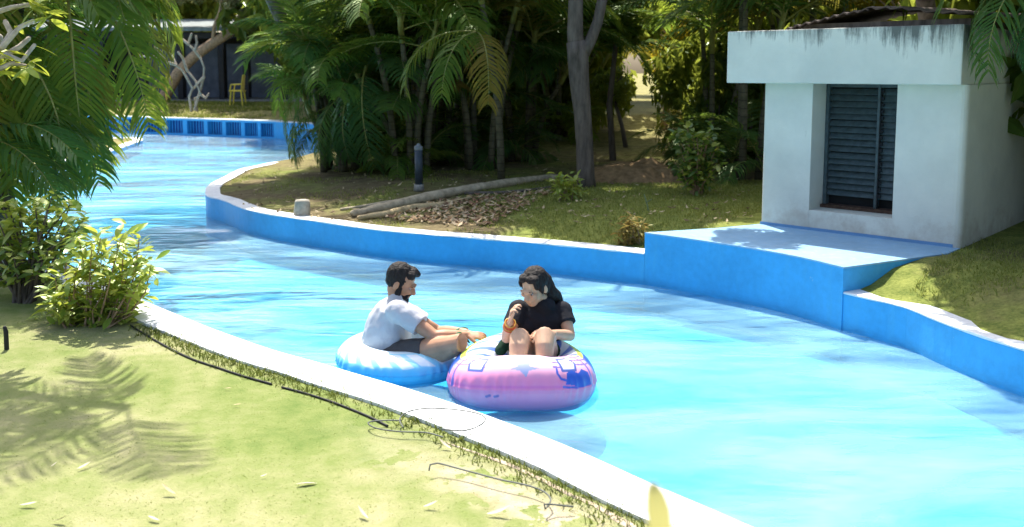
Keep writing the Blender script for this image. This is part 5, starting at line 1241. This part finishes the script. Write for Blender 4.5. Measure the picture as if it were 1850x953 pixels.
def man():
    o = thing('person', 'bearded man in a white T-shirt and dark shorts sitting in the blue ring', 'person', (MANC[0], MANC[1], -.05)); skin = skinmat('tan_skin', (.44, .235, .14))
    pel, wst, cst, uch, nkb = D(694, 648, 5.830), D(697, 618, 5.830), D(703, 585, 5.830), D(712, 557, 5.830), D(717, 541, 5.830)
    hc = D(724.5, 511, 5.830); hd = Head(hc, (.90, -.10, -.42), (0, 0, 1), .98)
    rs, re, rw = D(722, 563, 5.665), D(785, 608, 5.580), D(842, 606, 5.630); ls, le, lw = D(722, 560, 5.995), D(792, 600, 6.050), D(842, 601, 5.890)
    rh, rk, ra, rf = D(712, 648, 5.720), D(836, 619, 5.44), D(785, 650, 5.55), D(812, 654, 5.62); lh, lk, la, lf = D(712, 648, 5.940), D(838, 622, 5.990), D(800, 660, 5.890), D(822, 664, 5.860)
    bm = bmesh.new()
    fx = (1, 0, .1)
    loft(bm, [pel - Vector((0, 0, .03)), pel + Vector((0, 0, .04)), wst, cst, uch, nkb + Vector((0, 0, -.01))], [(.11, .15), (.135, .165), (.14, .16), (.128, .165), (.10, .15), (.06, .07)], 18, ref=fx)
    loft(bm, [nkb - Vector((.005, 0, .03)), nkb + Vector((0, 0, .02)), hd.p(-.02, 0, -.05)], [.062, .057, .056], 12)
    hd.skull(bm)
    for s, e, w_ in ((rs, re, rw), (ls, le, lw)):
        ell(bm, s, (.062, .058, .06)); loft(bm, [s, s.lerp(e, .4), s.lerp(e, .8), e, e.lerp(w_, .3), e.lerp(w_, .7), w_], [.055, .050, .043, .041, .043, .035, .026], 12)
    hand(bm, rw, (.95, .1, -.05), (.05, -.35, .95), 1.0, .45, 1); hand(bm, lw, (.95, -.15, -.10), (.05, .25, .95), 1.0, .5, -1)
    for h, k, a, f in ((rh, rk, ra, rf), (lh, lk, la, lf)):
        loft(bm, [h, h.lerp(k, .35), h.lerp(k, .75), k, k.lerp(a, .25), k.lerp(a, .6), a], [.09, .082, .066, .058, .058, .05, .034], 14)
        d = (f - a).normalized(); loft(bm, [a - d * .04, a + d * .05, a + d * .14, a + d * .18], [(.03, .033), (.032, .037), (.02, .044), (.012, .036)], 10, ref=(0, 0, 1))
    fuse('body', bm, .0055, skin, o, 4)
    hd.eyes(o, skin)
    # hair: short, thick, with a tuft pushed forward at the forehead
    bm = bmesh.new(); hd.e(bm, (-.026, 0, .042), (.094, .083, .094)); hd.e(bm, (-.052, 0, .002), (.054, .068, .062)); hd.e(bm, (.035, .02, .098), (.055, .05, .032)); hd.e(bm, (.070, .028, .092), (.026, .026, .022)); hd.e(bm, (.05, -.035, .085), (.03, .03, .03))
    for sg in (1, -1): hd.e(bm, (.012, sg * .070, .008), (.014, .008, .03))
    fuse('hair', bm, .005, HAIR, o, 2, disp=wrinkle(3, .0045, 60, (1, 1, .5)))
    bm = bmesh.new(); hd.e(bm, (.030, 0, -.080), (.061, .060, .044)); hd.e(bm, (.062, 0, -.098), (.036, .037, .030)); hd.e(bm, (.075, 0, -.088), (.022, .030, .018)); hd.e(bm, (.090, 0, -.0475), (.011, .030, .006))
    for sg in (1, -1): hd.e(bm, (.015, sg * .058, -.045), (.022, .012, .045)); hd.e(bm, (.074, sg * .032, -.065), (.014, .012, .022))
    fuse('beard', bm, .0045, HAIR, o, 2, disp=wrinkle(8, .004, 50))
    # T-shirt
    bm = bmesh.new(); loft(bm, [pel + Vector((.01, 0, -.02)), pel + Vector((.005, 0, .04)), wst, cst, uch, nkb + Vector((-.004, 0, .0))], [(.155, .185), (.165, .19), (.163, .182), (.148, .184), (.118, .168), (.066, .08)], 20, ref=fx, caps=True)
    for s, e in ((rs, re), (ls, le)):
        ell(bm, s + Vector((-.01, 0, 0)), (.082, .072, .078)); q = s.lerp(e, .60); loft(bm, [s, s.lerp(e, .3), q], [.074, .073, .074], 14, caps=False)
    fuse('t_shirt', bm, .0075, clothmat('white_cotton', (.47, .475, .50), .06), o, 5, disp=wrinkle(1, .011, 10, (1, 1, .5)))
    bm = bmesh.new()
    for h, k in ((rh, rk), (lh, lk)): loft(bm, [h - Vector((.03, 0, 0)), h.lerp(k, .3), h.lerp(k, .50)], [.108, .098, .088], 14, caps=False)
    ell(bm, pel + Vector((.03, 0, -.01)), (.14, .175, .09)); fuse('shorts', bm, .008, clothmat('dark_grey_cotton', (.075, .068, .066)), o, 3, disp=wrinkle(5, .006, 13))
    # pale sandal strap seen beside the knee
    bm = bmesh.new(); c = D(803, 637, 5.50); loft(bm, [c + Vector((-.035, 0, 0)), c, c + Vector((.035, .0, .006))], [(.012, .022), (.018, .03), (.012, .022)], 10, ref=(0, 0, 1)); fuse('sandal', bm, .005, simple('white_and_navy_sandal', (.45, .5, .58), .5, .3, 25, 0), o, 2)
man()
def woman():
    o = thing('person', 'dark haired woman in a black T-shirt sitting with knees up in the pink ring', 'person', (PINKC[0] + .03, PINKC[1] + .1, -.05)); skin = skinmat('light_brown_skin', (.52, .32, .205))
    pel, wst, cst, uch, nkb = D(968, 650, 5.660), D(971, 612, 5.640), D(976, 582, 5.610), D(978, 560, 5.580), D(980, 547, 5.560)
    hc = D(965, 519, 5.510); hd = Head(hc, (-.55, -.76, -.36), (.05, 0, 1), .95)
    rs, re, rw = D(937, 560, 5.560), D(915, 611, 5.420), D(922, 583, 5.280); ls, le, lw = D(1017, 562, 5.590), D(1030, 607, 5.480), D(996, 603, 5.260)
    rh, rk, ra = D(950, 655, 5.580), D(939, 611, 5.200), D(934, 668, 5.110); lh, lk, la = D(988, 655, 5.580), D(984, 609, 5.200), D(984, 668, 5.110)
    bm = bmesh.new(); fx = (-.25, -1, 0)
    loft(bm, [pel - Vector((0, 0, .02)), pel + Vector((0, 0, .05)), wst, cst, uch, nkb], [(.105, .15), (.115, .15), (.10, .125), (.10, .132), (.08, .12), (.045, .05)], 18, ref=fx)
    loft(bm, [nkb - Vector((0, 0, .03)), nkb + Vector((-.005, -.01, .02)), hd.p(-.02, 0, -.05)], [.047, .043, .044], 12)
    hd.skull(bm, True)
    for s, e, w_ in ((rs, re, rw), (ls, le, lw)):
        ell(bm, s, (.05, .048, .05)); loft(bm, [s, s.lerp(e, .4), s.lerp(e, .8), e, e.lerp(w_, .3), e.lerp(w_, .7), w_], [.046, .042, .036, .034, .035, .029, .022], 12)
    hand(bm, rw, (.12, -.1, .95), (-.6, .1, .1), .92, .75, 1); hand(bm, lw, (-.90, -.25, .02), (0, -.35, .95), .92, .35, 1)
    for h, k, a in ((rh, rk, ra), (lh, lk, la)):
        loft(bm, [h, h.lerp(k, .35), h.lerp(k, .75), k, k.lerp(a, .25), k.lerp(a, .6), a], [.085, .08, .068, .060, .058, .052, .035], 14)
        loft(bm, [a + Vector((0, .03, -.02)), a + Vector((0, -.05, -.035)), a + Vector((0, -.13, -.045))], [(.03, .032), (.026, .038), (.012, .036)], 10, ref=(0, 0, 1))
    fuse('body', bm, .0052, skin, o, 4)
    hd.eyes(o, skin)
    bm = bmesh.new(); hd.e(bm, (-.024, 0, .042), (.094, .085, .092)); hd.e(bm, (-.06, 0, -.01), (.06, .078, .075)); hd.e(bm, (.040, .030, .088), (.038, .046, .026)); hd.e(bm, (.040, -.030, .086), (.036, .042, .026)); hd.e(bm, (.052, .060, .050), (.018, .014, .032)); hd.e(bm, (.052, -.060, .050), (.018, .014, .032))
    for sg in (1, -1): hd.e(bm, (.014, sg * .070, .012), (.024, .011, .04)); hd.e(bm, (-.035, sg * .066, -.022), (.036, .016, .04))
    a = hd.p(-.10, .01, .0); loft(bm, [a, D(992, 527, 5.590), D(1003, 536, 5.640), D(1010, 553, 5.690), D(1010, 575, 5.730)], [.05, .05, .045, .036, .018], 12)
    fuse('hair', bm, .005, HAIR, o, 2, disp=wrinkle(13, .004, 70, (1, 1, .25)))
    bm = bmesh.new(); loft(bm, [pel + Vector((0, 0, -.03)), pel + Vector((0, 0, .05)), wst, cst, uch, nkb + Vector((0, 0, -.022))], [(.13, .17), (.135, .168), (.122, .146), (.124, .152), (.108, .142), (.074, .092)], 20, ref=fx)
    for sg in (1, -1): ell(bm, cst + Vector((-.025 + sg * .06, -.085, .0)), (.055, .05, .05))
    for s, e in ((rs, re), (ls, le)):
        ell(bm, s, (.064, .06, .062)); q = s.lerp(e, .52); loft(bm, [s, s.lerp(e, .3), q], [.060, .060, .062], 14, caps=False)
    fuse('t_shirt', bm, .0072, clothmat('black_cotton', (.016, .017, .022), .2), o, 4, disp=wrinkle(21, .006, 13, (1, 1, .6)))
    bm = bmesh.new()
    for h, k in ((rh, rk), (lh, lk)): loft(bm, [h, h.lerp(k, .3), h.lerp(k, .5)], [.10, .093, .086], 14, caps=False)
    ell(bm, pel, (.165, .13, .09)); loft(bm, [D(905, 632, 5.460), D(918, 612, 5.500), D(935, 628, 5.560)], [.04, .04, .04], 10); fuse('shorts', bm, .008, clothmat('dark_green_cotton', (.012, .040, .022), .3), o, 3, disp=wrinkle(25, .006, 15))
    # bangles on the raised wrist
    wd = (rw - re).normalized(); rm = simple('red_bangle', (.55, .10, .04), .3, .3, 40, 0); gm = simple('gold_bangle', (.6, .36, .08), .3, .2, 40, 0)
    for i in range(5):
        c = rw - wd * (.006 + .013 * i); bm = bmesh.new(); a = wd.orthogonal().normalized(); b = wd.cross(a); n = 20; m = 6; g = []
        for k in range(n):
            t = 6.2832 * k / n; e = a * math.cos(t) + b * math.sin(t); g.append([bm.verts.new(c + e * (.0315 + .001 * i + .0042 * math.cos(6.2832 * j / m)) + wd * .0042 * math.sin(6.2832 * j / m)) for j in range(m)])
        for k in range(n):
            for j in range(m): bm.faces.new((g[k][j], g[(k + 1) % n][j], g[(k + 1) % n][(j + 1) % m], g[k][(j + 1) % m]))
        frombm('bangle', bm, rm if i % 3 else gm, o, True, world=True)
woman()
